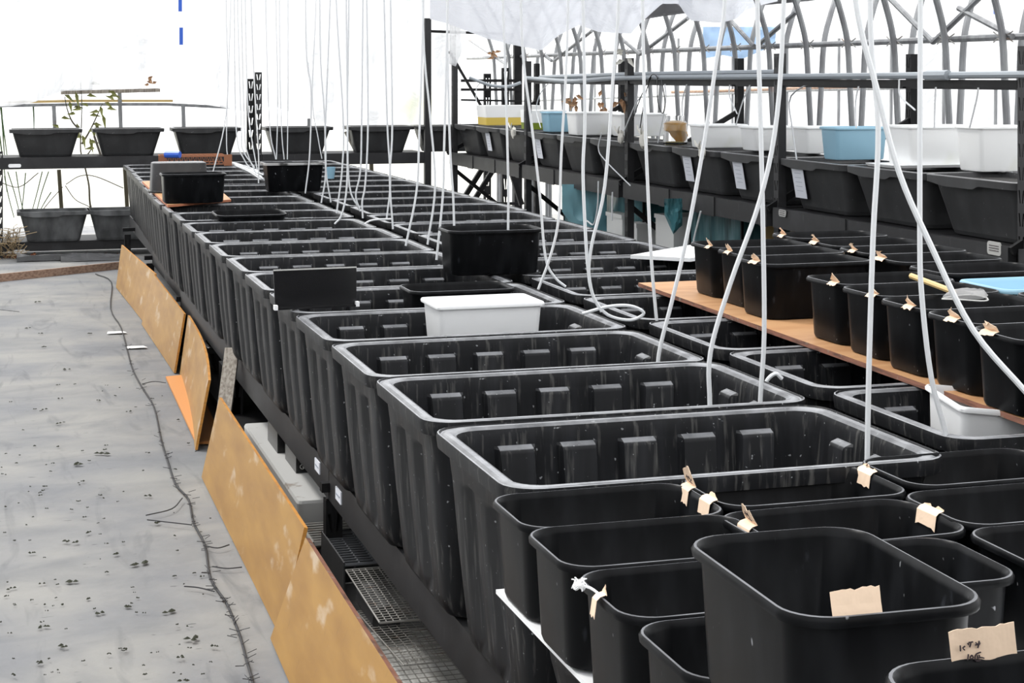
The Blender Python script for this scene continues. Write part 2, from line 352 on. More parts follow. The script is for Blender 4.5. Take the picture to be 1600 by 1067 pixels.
sheet([(1098, 92), (1130, 86), (1160, 92), (1212, 70)], 42, 19.5, 19.5, 30, 8, .05, 7).build('tarp', 'blue_tarp' if 'blue_tarp' in M else plain('blue_tarp', (.42, .60, .85), .7).name, smooth=True, label='pale blue tarp patch hanging beyond the hoops right of centre', cat='tarp')
e = MB(); q = atX(1558, -20, 8.9); q2 = atX(1559, 22, 8.9); e.b2((8.88, q.y-.03, q2.z), (8.9, q.y+.03, q.z)); e.build('blue_tape', 'bright_blue', bpy.data.objects['wall_right'])

mb = MB()
for k in range(13):
    for i in range(41):
        y = -6+23.8*i/40; x = -5.2+10.7*k/12; mb.v.append((x, y, 3.42-.05*((x-.2)/3)**2+.05*noise.noise(Vector((x, y*.7, 2)))))
for k in range(12):
    for i in range(40): mb.f.append((k*41+i, k*41+i+1, (k+1)*41+i+1, (k+1)*41+i)); mb.m.append(0)
film('unseen_roof_film', (.78, .79, .81), .34)
mb.build('ceiling', 'unseen_roof_film', smooth=True, kind='structure')  # unseen roof, added to dim the light from above
plain('end_wall', (.12, .12, .12), .9)
mb = MB()
for k in range(9):
    for i in range(41):
        y = -6+23.8*i/40; z = -.3+3.6*k/8; mb.v.append((-5.2+.06*noise.noise(Vector((y*.8, z, 5))), y, z))
for k in range(8):
    for i in range(40): mb.f.append((k*41+i, k*41+i+1, (k+1)*41+i+1, (k+1)*41+i)); mb.m.append(0)
film('side_film', (.34, .35, .36), .08)
mb.build('wall_left_unseen', 'side_film', smooth=True, kind='structure')  # unseen left wall, added in grey to darken reflections on the tub sides
mb = MB(); mb.b2((-6, -6.1, -.3), (9, -6, 3.6)); mb.build('wall_front_unseen', 'end_wall', kind='structure')  # unseen dark wall behind the camera, added to darken reflections inside the tubs
# window frame of the back wall
bw = thing('window_frame', 'grey outer window frame bars behind the back rack below the plastic curtain', 'window frame', (0, 18.1, 0))
def Yb(x, y, Y=18.1): return atY(x, y, Y)
e = MB(); e.tube([Yb(-30, 166), Yb(130, 163), Yb(260, 163), Yb(360, 168)], .022, 4); part(bw, e, 'rail', 'galvanised')
e = MB(); e.tube([Yb(95, 144), Yb(250, 140)], .035, 4); part(bw, e, 'rail', 'old_wood')
e = MB(); e.tube([Yb(0, 160), Yb(130, 157.5), Yb(270, 157.5)], .02, 4); part(bw, e, 'rail', 'bamboo', label='yellowed wooden rail')
for pts in ([(84, 165), (87, 230)], [(184, 95), (187, 150), (190, 235)], [(286, 163), (288, 240)], [(483, 185), (483, 215)], [(92, 265), (96, 325)], [(195, 262), (199, 330)], [(580, 250), (582, 330)], [(478, 50), (480, 120)]):
    e = MB(); e.tube([Yb(*q) for q in pts], .028, 4); part(bw, e, 'stile', 'galvanised' if pts[0][1] < 240 else 'stem')

# ------------------------------------------------------------ greenhouse hoops
XG = 5.55
hoop = thing('hoop_frame', 'galvanised steel hoop frame of the greenhouse standing behind the right rack', 'frame', (XG, 0, 0))
prof = [(0, -.4), (0, .95), (.018, 1.3), (.042, 1.65), (.064, 1.93), (.12, 2.12), (.21, 2.32), (.37, 2.56), (.56, 2.8), (.8, 3.05), (1.25, 3.25), (1.9, 3.42), (2.7, 3.48)]
ys = [7.9+.62*k for k in range(19)]
for k, y in enumerate(ys):
    for s_ in (-1, 1):
        e = MB(); e.tube([(XG+s_*(.022+a), y+s_*(.01+a*.35), z) for a, z in prof], .021, 8, smooth=3)
        part(hoop, e, 'hoop_pipe', 'galvanised', smooth=True)
e = MB(); e.tube([(XG, 5.5, 1.93), (XG, 20.5, 1.93)], .02, 8); part(hoop, e, 'purlin', 'galvanised', smooth=True)
for k, y in enumerate(ys):   # wire clips where the hoops cross the purlin
    e = MB()
    for s_ in (-1, 1):
        for dz in (-.03, .03): e.tube([(XG-.06, y+s_*.05-.05, 1.93+dz), (XG-.065, y+s_*.05, 1.93+dz*.3), (XG-.06, y+s_*.05+.05, 1.93+dz)], .004, 4)
    part(hoop, e, 'wire_clip', 'wire')
def brace(pts, X=XG-.05, r=.018):
    e = MB(); e.tube([atX(x, y, X) for x, y in pts], r, 7); part(hoop, e, 'diagonal_brace', 'galvanised', smooth=True)
for a_, b_ in (((1388, -5), (1458, 66)), ((1535, -8), (1458, 66)), ((1140, 30), (1178, 72)), ((1245, 18), (1185, 70)), ((965, 55), (1000, 85)), ((1075, 28), (1000, 85)), ((840, 78), (862, 95)), ((925, 48), (866, 95)), ((733, 62), (790, 100)), ((1498, 13), (1582, 57))): brace([a_, b_])

# ------------------------------------------------------------ racks
def slot_post(mb, x, y, z0, z1, w=.06, dpt=.045, facing='y', pitch=.1):
    """channel post with two rows of slanted slots in its front face"""
    n = int((z1-z0)/pitch)
    def P(u, z, t):   # u across, t depth
        return Vector((x+u, y+t, z)) if facing == 'y' else Vector((x+t, y-u, z))
    for k in range(n):
        a, b = z0+(z1-z0)*k/n, z0+(z1-z0)*(k+1)/n; mid = (a+b)/2; hh = pitch*.29
        for s_ in (-1, 1):
            o = [P(0, a, 0), P(s_*w/2, a, 0), P(s_*w/2, b, 0), P(0, b, 0)]
            i_ = [P(s_*.005, mid-hh, 0), P(s_*.012, mid-hh, 0), P(s_*.022, mid+hh, 0), P(s_*.012, mid+hh, 0)]
            mb.add(o+i_, [(0, 1, 5, 4), (1, 2, 6, 5), (2, 3, 7, 6), (3, 0, 4, 7)])
    for s_ in (-1, 1):
        q = [P(s_*w/2, z0, 0), P(s_*w/2, z0, dpt), P(s_*w/2, z1, dpt), P(s_*w/2, z1, 0)]
        q2 = [P(s_*(w/2-.003), z0, 0), P(s_*(w/2-.003), z0, dpt), P(s_*(w/2-.003), z1, dpt), P(s_*(w/2-.003), z1, 0)]
        mb.add(q+q2, [(0, 1, 2, 3), (7, 6, 5, 4), (1, 5, 6, 2), (3, 2, 6, 7)])
def beam(mb, a, b, hgt, thick=.035):
    a = Vector(a); b = Vector(b); d = (b-a); L_ = d.length; rz = math.atan2(d.y, d.x)
    mb.box((a+b)/2+Vector((0, 0, 0)), (L_/2, thick/2, hgt/2), rz=rz)
XR, DR = 4.28, .86; RY = [6.50+2.475*k for k in range(5)]
rack = thing('storage_rack', 'long black steel rack with planter boxes along the right side', 'rack', (XR, RY[0], 0))
for k, y in enumerate([RY[0]-2.475]+RY):
    e = MB(); slot_post(e, XR, y, -.0, 1.835, .06, .05, 'x'); part(rack, e, 'post', 'rack_steel')
    e = MB(); slot_post(e, XR+DR, y, -.0, 1.835, .06, .05, 'x'); part(rack, e, 'post', 'dark_steel')
    if k:
        e = MB(); e.box((XR+DR/2, y, 1.2), (.55, .012, .018), tilt=Vector((1, 0, .55)).to_track_quat('X', 'Z').to_matrix()); part(rack, e, 'side_brace', 'dark_steel')
        e = MB(); e.box((XR+DR/2, y, .45), (.5, .012, .018), tilt=Vector((1, 0, -.8)).to_track_quat('X', 'Z').to_matrix()); part(rack, e, 'side_brace', 'dark_steel')
ally = [RY[0]-2.475]+RY
for k in range(len(ally)-1):
    a, b = ally[k]+.035, ally[k+1]-.035
    for dx, hh in ((-.02, .115), (DR+.02, .1)):
        e = MB(); beam(e, (XR+dx, a, .89), (XR+dx, b, .89), hh)
        if dx < 0:   # end bracket and stamped lap plates, slightly proud
            for yy in (a+.05, (a+b)/2-.35, (a+b)/2+.4): e.box((XR+dx-.021, yy, .89), (.004, .05 if yy == a+.05 else .09, hh/2+.004))
        bm_ = part(rack, e, 'beam', 'rack_steel')
    e = MB(); beam(e, (XR+DR, a, 1.655), (XR+DR, b, 1.655), .05); part(rack, e, 'upper_beam', 'dark_steel')
    e = MB(); beam(e, (XR, a, .10), (XR, b, .10), .09); part(rack, e, 'beam', 'dark_steel')
    e = MB(); e.b2((XR+.02, a, .925), (XR+DR-.02, b, .94)); part(rack, e, 'shelf', 'dark_steel')
    e = MB(); e.b2((XR+.02, a, .14), (XR+DR-.02, b, .15)); part(rack, e, 'shelf', 'dark_steel')
for (x, y) in ((1222, 333), (1553, 388)):
    q = atX(x, y, XR-.046); e = MB(); wv = .045 if x < 1300 else .055
    ring = [Vector((q.x, q.y-v.x, q.z+v.y)) for v in rr(wv, .02 if x < 1300 else .03, .015, 0, 4)]
    e.rings([[v+Vector((.004, 0, 0)) for v in ring], ring], True, True)
    for kk in range(3): e.box((q.x-.001, q.y, q.z+.012-.011*kk), (.001, wv*.7, .0015), 1)
    part(rack, e, 'rating_plate', ['plate', 'ink'], label='small embossed oval metal plate')

YB = 16.65
back = thing('storage_rack', 'black steel rack with two shelves of planters across the far end', 'rack', (-.05, YB, 0))
xa, xb = atY(404, 150, YB-.03).x, atY(392, 150, YB+.12).x
for x, z1, xr, yr, zr in ((-.05, 1.0, -.11, .55, 1.0), (xa, 1.745, xb, .12, 1.68)):
    e = MB(); slot_post(e, x, YB-.03, 0, z1, .065, .04, 'y', .095); part(back, e, 'post', 'rack_steel')
    e = MB(); slot_post(e, xr, YB+yr, 0, zr, .075, .04, 'y', .12); part(back, e, 'post', 'dark_steel')
e = MB(); e.b2((4.05, YB-.05, 0), (4.115, YB, 2.29)); part(back, e, 'corner_post', 'rack_steel', label='tall plain black corner post')
e = MB(); e.b2((4.18, YB+.48, 0), (4.24, YB+.54, 1.85)); part(back, e, 'post', 'dark_steel')
e = MB(); e.tube([(4.12, YB, 2.16), (4.95, YB+.1, 2.14)], .014, 6); part(back, e, 'tie_rod', 'dark_steel')
e = MB(); e.tube([D(702, 80, 17.4), D(760, 180, 17.4)], .018, 4); part(back, e, 'tie_rod', 'dark_steel')
for z, hh in ((.885, .11), (.10, .09)):
    for a, b in ((-.9, xa-.035), (xa+.035, 4.06)):
        for dy in (-.02, .55):
            e = MB(); beam(e, (a, YB+dy, z), (b, YB+dy, z), hh); part(back, e, 'beam', 'rack_steel' if dy < 0 else 'dark_steel')
        e = MB(); e.b2((a, YB, z+hh/2-.01), (b, YB+.53, z+hh/2)); part(back, e, 'shelf', 'dark_steel')
for (x, y) in ((23, 259), (30, 393)):
    q = atY(x, y, YB-.045); e = MB(); ring = [Vector((q.x+v.x, q.y, q.z+v.y)) for v in rr(.058, .017, .015, 0, 4)]
    e.rings([[v+Vector((0, .006, 0)) for v in ring], ring]); part(back, e, 'rating_plate', 'white_plastic', label='white rounded name plate')
# distant dark rack bits behind the corner
far = thing('storage_rack', 'dark rack uprights and rails standing behind the far right corner', 'rack', (5, 18.2, 0))
for x, y0 in ((810, 70), (762, 115), (790, 106)):
    q0 = atY(x, y0, 18.2); e = MB()
    if x == 810: e.b2((q0.x-.045, 18.2, 0), (q0.x+.045, 18.26, q0.z))
    else: slot_post(e, q0.x, 18.2, 0, q0.z, .08, .04, 'y', .2)
    part(far, e, 'post', 'dark_steel')
for y, r in ((126, .022), (140, .02), (156, .015), (318, .022)):
    e = MB(); e.tube([atY(714, y, 18.15), atY(815, y-(0 if y != 156 else -2), 18.15)], r, 4); part(far, e, 'rail', 'dark_steel')
for p0, p1 in (((715, 325), (765, 245)), ((730, 330), (780, 250)), ((790, 240), (815, 320))):
    e = MB(); e.tube([D(*p0, 17.9), D(*p1, 17.9)], .035, 4); part(far, e, 'brace', 'dark_steel')

# grey air pipes along the right rack
e = MB(); e.tube([(XR-.02, 5.2, 1.715), (XR-.0, 6.4, 1.71), (XR-.02, 9, 1.70), (XR, 11.5, 1.69), (XR-.03, 12.6, 1.665), (XR, 13.9, 1.69)], .017, 8, smooth=6)
air = e.build('air_pipe', 'grey_pipe', smooth=True, label='long grey plastic air pipe running along the front of the right rack posts', cat='pipe')
e = MB(); y0 = 7.15; e.tube([(XR-.02, y0-.08, 1.708), (XR-.02, y0+.12, 1.707)], .024, 8); e.build('pipe_socket', 'grey_pipe', air, smooth=True)
e = MB(); e.tube([(XR+.12, 9.2, 1.725), (XR+.1, 11.6, 1.715), (XR+.1, 13.8, 1.695)], .019, 8, smooth=6)
e.build('air_pipe', 'grey_pipe', smooth=True, label='second grey air pipe lying behind the front one on the far bays', cat='pipe')
e = MB(); e.tube([D(x, y, 15.2) for x, y in ((733, 121), (748, 127), (770, 134), (795, 135), (814, 129))], .014, 8, smooth=5)
e.build('air_pipe', 'grey_pipe', smooth=True, label='short sagging grey pipe between the tall corner post and next post', cat='pipe')
e = MB(); beam(e, (XR+.03, RY[0]+.05, 1.668), (XR+.03, RY[3], 1.668), .035, .04); part(rack, e, 'upper_beam', 'dark_steel')

# ------------------------------------------------------------ planters
M_ = M
def planter_mesh(L_, W_, H_, name):
    mb = MB(); a, b = L_/2, W_/2; rings = []
    ls = [(s, 0) for s in (-.62, -.5, .12, .26)]
    def ring(ins, z, dip=0):
        r = rr(a-ins[0], b-ins[1], .05, z, 4, ls, ())
        if dip:
            r = [Vector((v.x, v.y, v.z-(dip if (abs(abs(v.y)-(b-ins[1])) < 1e-5 and -.56*a < v.x*(1 if v.y < 0 else -1) < .19*a) else 0))) for v in r]
        return r
    rings = [ring((.10, .10), 0), ring((.095, .095), .006), ring((.03, .035), H_-.035), ring((.0, .0), H_-.036, .016), ring((-.002, -.002), H_-.004), ring((.004, .004), H_), ring((.022, .022), H_), ring((.028, .03), H_-.012), ring((.09, .09), .02)]
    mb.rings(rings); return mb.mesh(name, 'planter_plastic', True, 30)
PL = planter_mesh(.79, .46, .285, 'planter'); PB = planter_mesh(.67, .42, .265, 'planter'); PLL = planter_mesh(.67, .42, .29, 'planter')
e = MB(); e.rings([rr(.355, .19, .04, .255, 4), rr(.36, .195, .04, .262, 4)]); SOIL = e.mesh('soil', 'soil')
k = 0
def paper(parent, x, z, s_=1, tilt=0):
    e = MB(); e.box((0, 0, 0), (.062*s_, .001, .075*s_))
    # printed lines, faint
    for j in range(5): e.box((-.004*(j % 2), -.0015, .05*s_-.022*s_*j), (.034*s_, .0004, .0012), 1)
    o = e.build('paper_label', ['paper', 'grey_ink'], parent); o.location = (x, -.212+.0+.035*(-z/.285+1)*1.3+.0, z); o.rotation_euler = (.17, tilt, 0); return o
bays = [(RY[0]-2.475, ''), ] 
names_bay = ['nearest the camera', 'second from the camera', 'third from the camera', 'far']
for bi in range(-1, 4):
    for j in range(3):
        yc = RY[0]+2.475*bi+.455+.81*j
        if bi == -1 and j < 2: continue
        o = thing('planter_box', '', 'planter', (XR+.24, yc, .945), -math.pi/2)
        n_ = bi*3+j
        put('planter_body', PL, o); put('soil', SOIL, o)
        if n_ < 0: o['label'] = 'black planter box nearest the camera on the right rack, cut by the picture edge'
        else: o['label'] = 'black planter box, %s from the near end of the right rack' % ORD[n_] if n_ else 'black planter box just left of the nearest slotted post of the right rack'
        o['group'] = 'planters on the right rack'
        if n_ in (3, 4, 2, 8, 10):
            paper(o, {3: .17, 4: .17, 2: .2, 8: .16, 10: .05}[n_]*-1, .15, 1.15)
bx = [(72, 250, 20), (202, 248, 147), (325, 244, 270), (470, 242, 413), (598, 240, 547), (705, 240, 660)]
for i, (x, y, xl) in enumerate(bx):
    q = atY(x, y, YB-.03)
    o = thing('planter_box', 'black planter box, %s from the left on the upper shelf of the far rack' % ORD[i], 'planter', (q.x, YB+.19, .94), 0, 'planters on the upper far shelf')
    put('planter_body', PB, o); s2 = put('soil', SOIL, o); s2.scale = (.84, .88, 1)
for i, (x, y) in enumerate(((85, 385), (195, 382))):
    q = atY(x, y, YB-.25)
    o = thing('planter_box', ('grey stained planter box on the lower shelf of the far rack at the left' if i == 0 else 'speckled dark planter box on the lower far shelf, partly behind the tubs'), 'planter', (q.x, YB-.05+.1, .145), 0, 'planters on the lower far shelf')
    put('planter_body', PLL, o); o.children[0].data = o.children[0].data.copy(); o.children[0].data.materials[0] = M['planter_grey']
for i, (x0, y0, x1, y1) in enumerate(((147, 212, 157, 248), (276, 210, 293, 245), (540, 206, 556, 240))):
    a_, b_ = atY(x0, y0, YB+.3), atY(x1, y1, YB+.3); b_ = b_.lerp(a_, 0) if False else Vector((b_.x, b_.y, .942)); e = MB(); e.box((a_+b_)/2, (.05, .01, (a_-b_).length/2), tilt=(b_-a_).to_track_quat('Z', 'Y').to_matrix())
    e.build('wood_slat', 'old_wood', label='weathered grey wooden slat at the left of the %s planter of the upper far shelf' % ('second', 'third', 'fifth')[i], cat='wood')

# ------------------------------------------------------------ large tubs
TL, TW, THh = .985, .632, .485
def ribs(cs, w_, e_):
    out = []
    for c_ in cs: out += [(c_-w_-e_, 0), (c_-w_, 1), (c_+w_, 1), (c_+w_+e_, 0)]
    return out
LSO = ribs([-.78, -.39, 0, .39, .78], .07, .07); SSO = ribs([-.42, .42], .09, .15)
LS = ribs([-.78, -.39, 0, .39, .78], .105, .022); SS = ribs([-.42, .42], .16, .04)
def tub_mesh(H_, name='tub'):
    a, b = TL/2, TW/2
    tab = [(.095, 0, 0), (.080, .006, 0), (.068, .025, .0), (.062, .06, .012), (.046, H_*.45, .013), (.032, H_-.10, .013), (.030, H_-.085, 0), (.024, H_-.031, 0),
           (.003, H_-.034, 0), (0, H_-.010, 0), (.002, H_-.001, 0), (.005, H_, 0), (.008, H_-.004, 0), (.011, H_-.005, 0), (.018, H_-.001, 0), (.030, H_-.001, 0), (.040, H_-.007, 0), (.045, H_-.02, 0), (.047, H_-.044, 0), (.048, H_-.050, .016), (.0485, H_-.054, .020), (.049, H_-.060, .022),
           (.080, .10, .020), (.10, .04, .012), (.12, .014, 0)]
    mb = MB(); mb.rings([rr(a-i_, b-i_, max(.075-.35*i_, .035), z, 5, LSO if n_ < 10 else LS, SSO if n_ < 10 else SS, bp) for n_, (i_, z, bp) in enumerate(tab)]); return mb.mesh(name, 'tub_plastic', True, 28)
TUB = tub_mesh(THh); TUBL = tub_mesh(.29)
def water_mesh(a, b, z, name='water'):
    e = MB(); e.add(rr(a, b, .05, z, 4), [tuple(range(20))]); return e.mesh(name, 'water')
WAT = water_mesh(TL/2-.052, TW/2-.052, THh-.115)
rowx = [.93]*13+[.945, .96, .975, .99, 1.005, 1.02, 1.03]
z0 = .90-THh
corr = {}
for k in range(20):
    y = 3.15+.635*k+TW/2
    o = thing('tub', 'large black ribbed tub, %s from the front in the left row' % ORD[k] if k else 'large black ribbed tub at the front of the left row, behind the small bins', 'tub',
              (rowx[k]+TL/2+random.uniform(-.004, .004), y, z0+random.uniform(-.004, .004)), random.uniform(-.006, .006), 'large tubs of the left row')
    put('tub_body', TUB, o)
    if k in (3, 4): put('water', WAT, o)
for k in range(20):
    y = 3.29+.642*k+TW/2
    o = thing('tub', 'large black ribbed tub, %s from the front in the right row' % ORD[k] if k else 'large black ribbed tub at the front of the right row holding a white tray', 'tub',
              (2.0+TL/2+random.uniform(-.004, .004)+(.0 if k < 10 else .03), y, z0), random.uniform(-.006, .006), 'large tubs of the right row')
    put('tub_body', TUB, o)
# shallow tubs carrying the small bins in front
for i in range(2):
    o = thing('tub', ('shallow black tub under the white board, further from the camera' if i == 0 else 'shallow black tub under the white board, nearest the camera'), 'tub', (.95+TL/2, 2.80-.64*i, z0), 0)
    put('tub_body', TUBL, o)
# stand of the tub rows
stand = thing('tub_stand', 'long black steel stand carrying the two rows of large tubs', 'stand', (.97, 2, 0))
legs = [3.08, 5.55, 8.0, 10.5, 12.95, 15.4]
for X in (1.045, 1.80, 2.11, 2.87):
    for y in legs:
        e = MB(); slot_post(e, X, y, 0, .299, .055, .05, 'y'); e.b2((X-.0275, y+.02, 0), (X+.0275, y+.05, .299)); part(stand, e, 'leg', 'dark_steel')
    ends = [1.0]+legs+[16.1]
    for i in range(len(ends)-1):
        sh = 0 if X > 1.5 or ends[i] < 10 else (.03 if ends[i] < 12.5 else .08)
        e = MB(); e.b2((X+sh-.018, ends[i]+.005, .300), (X+sh+.018, ends[i+1]-.005, .413)); part(stand, e, 'beam', 'rack_steel')
for y in legs:
    e = MB(); e.b2((1.0, y-.02, .33), (2.93, y+.02, .36)); part(stand, e, 'cross_beam', 'dark_steel')
for i in range(2, len(legs)+0):
    e = MB(); e.b2((1.02, legs[i-1]+.03, .03), (1.05, legs[i]-.03, .11)); part(stand, e, 'lower_beam', 'dark_steel')
for (x, y) in ((496, 728), (529, 774)):
    q = atX(x, y, 1.025); e = MB(); e.box((1.025, q.y, q.z), (.002, .045, .02)); e.box((1.0225, q.y, q.z), (.0006, .03, .003), 1); part(stand, e, 'rating_plate', ['paper', 'grey_ink'], label='small pale name plate')

# ------------------------------------------------------------ plywood boards leaning on the stand
def board(pts, name, label, mats=('ply', 'ply_orange_edge'), th=.012, bow=0, seg=8, yaxis=False):
    """pts: base-left, base-right, top-right, top-left (world)"""
    bl, br, tr, tl = pts; n = (br-bl).cross(tl-bl).normalized(); mb = MB(); fr = []; bk = []
    for j in range(2):
        for i in range(seg+1):
            t = i/seg; a = bl.lerp(br, t); b = tl.lerp(tr, t); p_ = a.lerp(b, j)+n*bow*math.sin(t*math.pi)*(.4+.6*j)
            fr.append(p_); bk.append(p_-n*th)
    S = seg+1; mb.add(fr+bk, [], 0); o = 2*S
    for i in range(seg):
        mb.f.append((i, i+1, S+i+1, S+i)); mb.m.append(0); mb.f.append((o+i+1, o+i, o+S+i, o+S+i+1)); mb.m.append(0)
        mb.f.append((S+i, S+i+1, o+S+i+1, o+S+i)); mb.m.append(1); mb.f.append((i+1, i, o+i, o+i+1)); mb.m.append(1)
    mb.f.append((0, S, o+S, o)); mb.m.append(1); mb.f.append((seg, o+seg, o+S+seg, S+seg)); mb.m.append(1)
    base = Vector(((bl.x+br.x)/2, (bl.y+br.y)/2, 0)); mb.v = [tuple(Vector(v)-base) for v in mb.v]
    return mb.build(name, list(mats), smooth=False, loc=base, label=label, cat='board')
def V(x, y, z): return Vector((x, y, z))
# base y0 (far) .. y1 (near)
board([V(.80, 7.28, 0), V(.80, 5.14, 0), V(.875, 5.14, .325), V(.875, 7.28, .335)], 'plywood_board', 'ochre plywood board with white smears, lengthwise in the middle of the path edge', ('ply', 'ply_orange_edge'))
board([V(.77, 5.13, 0), V(.74, 2.9, 0), V(.84, 2.9, .34), V(.86, 5.03, .325)], 'plywood_board', 'orange plywood board with dark red top edge, nearest the camera', ('ply', 'ply_edge'), th=.014)
board([V(.96, 9.86, 0), V(.83, 7.82, 0), V(.89, 7.82, .315), V(1.0, 9.80, .34)], 'plywood_board', 'bowed pinkish plywood board behind the board lying flat on the ground sheet', ('ply', 'ply_orange_edge'), bow=-.03)
board([V(.90, 11.9, 0), V(.93, 9.89, 0), V(.985, 9.87, .34), V(.98, 11.9, .34)], 'plywood_board', 'golden plywood board, second from the far end of the path edge', ('ply', 'ply_orange_edge'))
board([V(.86, 14.05, 0), V(.92, 12.0, 0), V(1.0, 12.0, .33), V(.90, 14.0, .345)], 'plywood_board', 'golden plywood board at the far end of the path edge', ('ply', 'ply_orange_edge'))
q = [atz(259, 588, .014), atz(306, 690, .014), V(.97, 7.9, .014), V(1.02, 9.75, .014)]
mb = MB(); mb.add([v for v in q]+[v-Vector((0, 0, .012)) for v in q], [(0, 1, 2, 3), (7, 6, 5, 4), (0, 4, 5, 1), (1, 5, 6, 2), (2, 6, 7, 3), (3, 7, 4, 0)])
plain('ply_flat', (.62, .26, .07), .5); mb.build('plywood_board', 'ply_flat', label='bright orange plywood board lying flat on the ground sheet', cat='board')
# grey timber prop
e = MB(); a_, b_ = V(1.02, 7.62, .38), V(.93, 7.02, 0); e.box((a_+b_)/2, (.045, .012, (a_-b_).length/2), tilt=(a_-b_).to_track_quat('Z', 'X').to_matrix())
a_, b_ = D(363, 545, 7.75), D(343, 700, 7.45)
e = MB(); e.box((a_+b_)/2, (.032, .012, (a_-b_).length/2), tilt=(a_-b_).to_track_quat('Z', 'Y').to_matrix())
e.build('timber_prop', 'old_wood', label='weathered grey timber leaning under the left row behind the boards', cat='timber')

# ------------------------------------------------------------ things under the left row
o = put('foam_slab', MB().mesh('foam_slab', 'grey_foam'), None)
bpy.data.objects.remove(o)
mb = MB(); mb.rings([rr(.26, .70, .015, .115, 2), rr(.265, .705, .015, .19, 2), rr(.26, .70, .012, .2, 2)])
mb.build('foam_slab', 'grey_foam', loc=(1.255, 6.66, 0), label='long stained white foam slab lying under the left row', cat='foam slab')
lowsh = MB(); lowsh.b2((.99, 5.95, .085), (1.6, 9.8, .115)); part(stand, lowsh, 'lower_shelf', 'dark_steel')
for i, (x, y, z) in enumerate(((1.055, 6.38, .2), (1.04, 6.74, .2))):
    e = MB(); e.b2((x, y, z), (x+.32, y+.26, z+.15)); e.b2((x+.01, y-.004, z+.012), (x+.31, y, z+.14))
    o = thing('aquarium_box', ('glossy black box with white GEX lettering under the left row' if i == 0 else 'glossy black box behind the lettered one under the left row'), 'box', (x, y, z))
    part(o, e, 'housing', 'black')
    if i == 0:
        tc = bpy.data.curves.new('lettering', 'FONT'); tc.body = 'GEX'; tc.size = .026; tc.extrude = .0005; t_ = bpy.data.objects.new('lettering', tc); C.objects.link(t_)
        tc.materials.append(M['plate']); bpy.context.view_layer.update(); me_ = bpy.data.meshes.new_from_object(t_); bpy.data.objects.remove(t_); t_ = put('lettering', me_)
        t_.parent = o; t_.location = (.012, -.0052, .016); t_.rotation_euler = (math.pi/2, 0, 0); t_['label'] = 'white GEX lettering'
mb = MB(); mb.b2((1.03, 8.6, .115), (1.3, 9.0, .33))
e = MB()
for i, ins in enumerate((0,)):
    pass
o = thing('planter_box', 'small black planter box standing under the left row behind the bowed board', 'planter', (1.205, 9.30, .0), .0); e = put('planter_body', PB, o); e.scale = (.42, .8, .95); e.rotation_euler = (0, 0, math.pi/2)
mb = MB(); mb.b2((1.01, 8.0, .115), (1.06, 8.42, .30)); mb.b2((1.03, 8.0, .30), (1.055, 8.42, .315)); mb.build('box', 'dark_steel', label='dark grey upright box under the left row beside the timber prop', cat='box')
plain('grey_steel', (.10, .105, .115), .5)
# ladder-like wire rack, black grid tray, wire mesh panels
def grid(name, x0, x1, y0, y1, z, nx, ny, r, mat, label, cat, tilt=0, frame=True, loc=None):
    o = thing(name, label, cat, (x0, y0, z)); e = MB()
    for i in range(nx+1):
        x = x0+(x1-x0)*i/nx; e.tube([(x, y0, z), (x, y1, z+tilt)], r, 3 if r < .003 else 4)
    part(o, e, 'long_wires', mat, kind='stuff'); e = MB()
    for j in range(ny+1):
        y = y0+(y1-y0)*j/ny; zz = z+tilt*j/ny; e.tube([(x0, y, zz+r), (x1, y, zz+r)], r, 3 if r < .003 else 4)
    part(o, e, 'cross_wires', mat, kind='stuff')
    if frame:
        e = MB(); e.tube([(x0, y0, z), (x1, y0, z), (x1, y1, z+tilt), (x0, y1, z+tilt), (x0, y0, z)], r*1.8, 5); part(o, e, 'frame', mat)
    return o
grid('wire_rack', 1.0, 1.32, 5.68, 5.92, .12, 1, 8, .006, 'wire', 'ladder-like wire rack between the foam slab and the black grid tray', 'wire rack')
for i, (lab, a) in enumerate((('black plastic grid tray standing under the left row by the leg', None),)):
    o = grid('grid_tray', 1.02, 1.46, 5.24, 5.62, .17, 9, 14, .003, 'grey_steel', lab, 'tray')
    e = MB(); e.b2((1.015, 5.235, .0), (1.02, 5.625, .18)); e.b2((1.015, 5.62, .0), (1.46, 5.626, .18)); e.b2((1.46, 5.235, 0), (1.465, 5.626, .18)); part(o, e, 'side_wall', 'planter_plastic')
grid('wire_mesh_sheet', 1.02, 1.55, 4.72, 5.22, .15, 26, 24, .0018, 'wire', 'fine wire mesh panel lying next to the black grid tray', 'wire mesh', tilt=.01)
grid('wire_mesh_sheet', 1.04, 1.55, 4.5, 5.15, .10, 20, 24, .0014, 'wire', 'second wire mesh panel lying lower under the first one', 'wire mesh', tilt=-.05)
grid('wire_mesh_sheet', .98, 1.62, 3.9, 5.0, .025, 26, 30, .0014, 'wire', 'rusty wire mesh panel flat on the concrete slab nearest the camera', 'wire mesh', frame=False)
mixed('concrete', [((.28, .27, .25), (1, 1, 1), 8, 5, .4, .7, .8), ((.30, .13, .05), (1, 1, 1), 4, 5, .64, .74, .6)], (.66, .66, .64), rough=.85)
mb = MB(); mb.b2((.97, 2.2, -.01), (1.9, 5.05, .015)); mb.build('concrete_slab', 'concrete', label='rust stained pale concrete slab under the left row near the camera', cat='slab')
mb = MB(); mb.tube([(1.09, 5.2, .08), (1.09, 4.95, .08)], .045, 10); mb.build('pipe', 'planter_plastic', smooth=True, label='short dark pipe end lying beneath the wire mesh', cat='pipe')

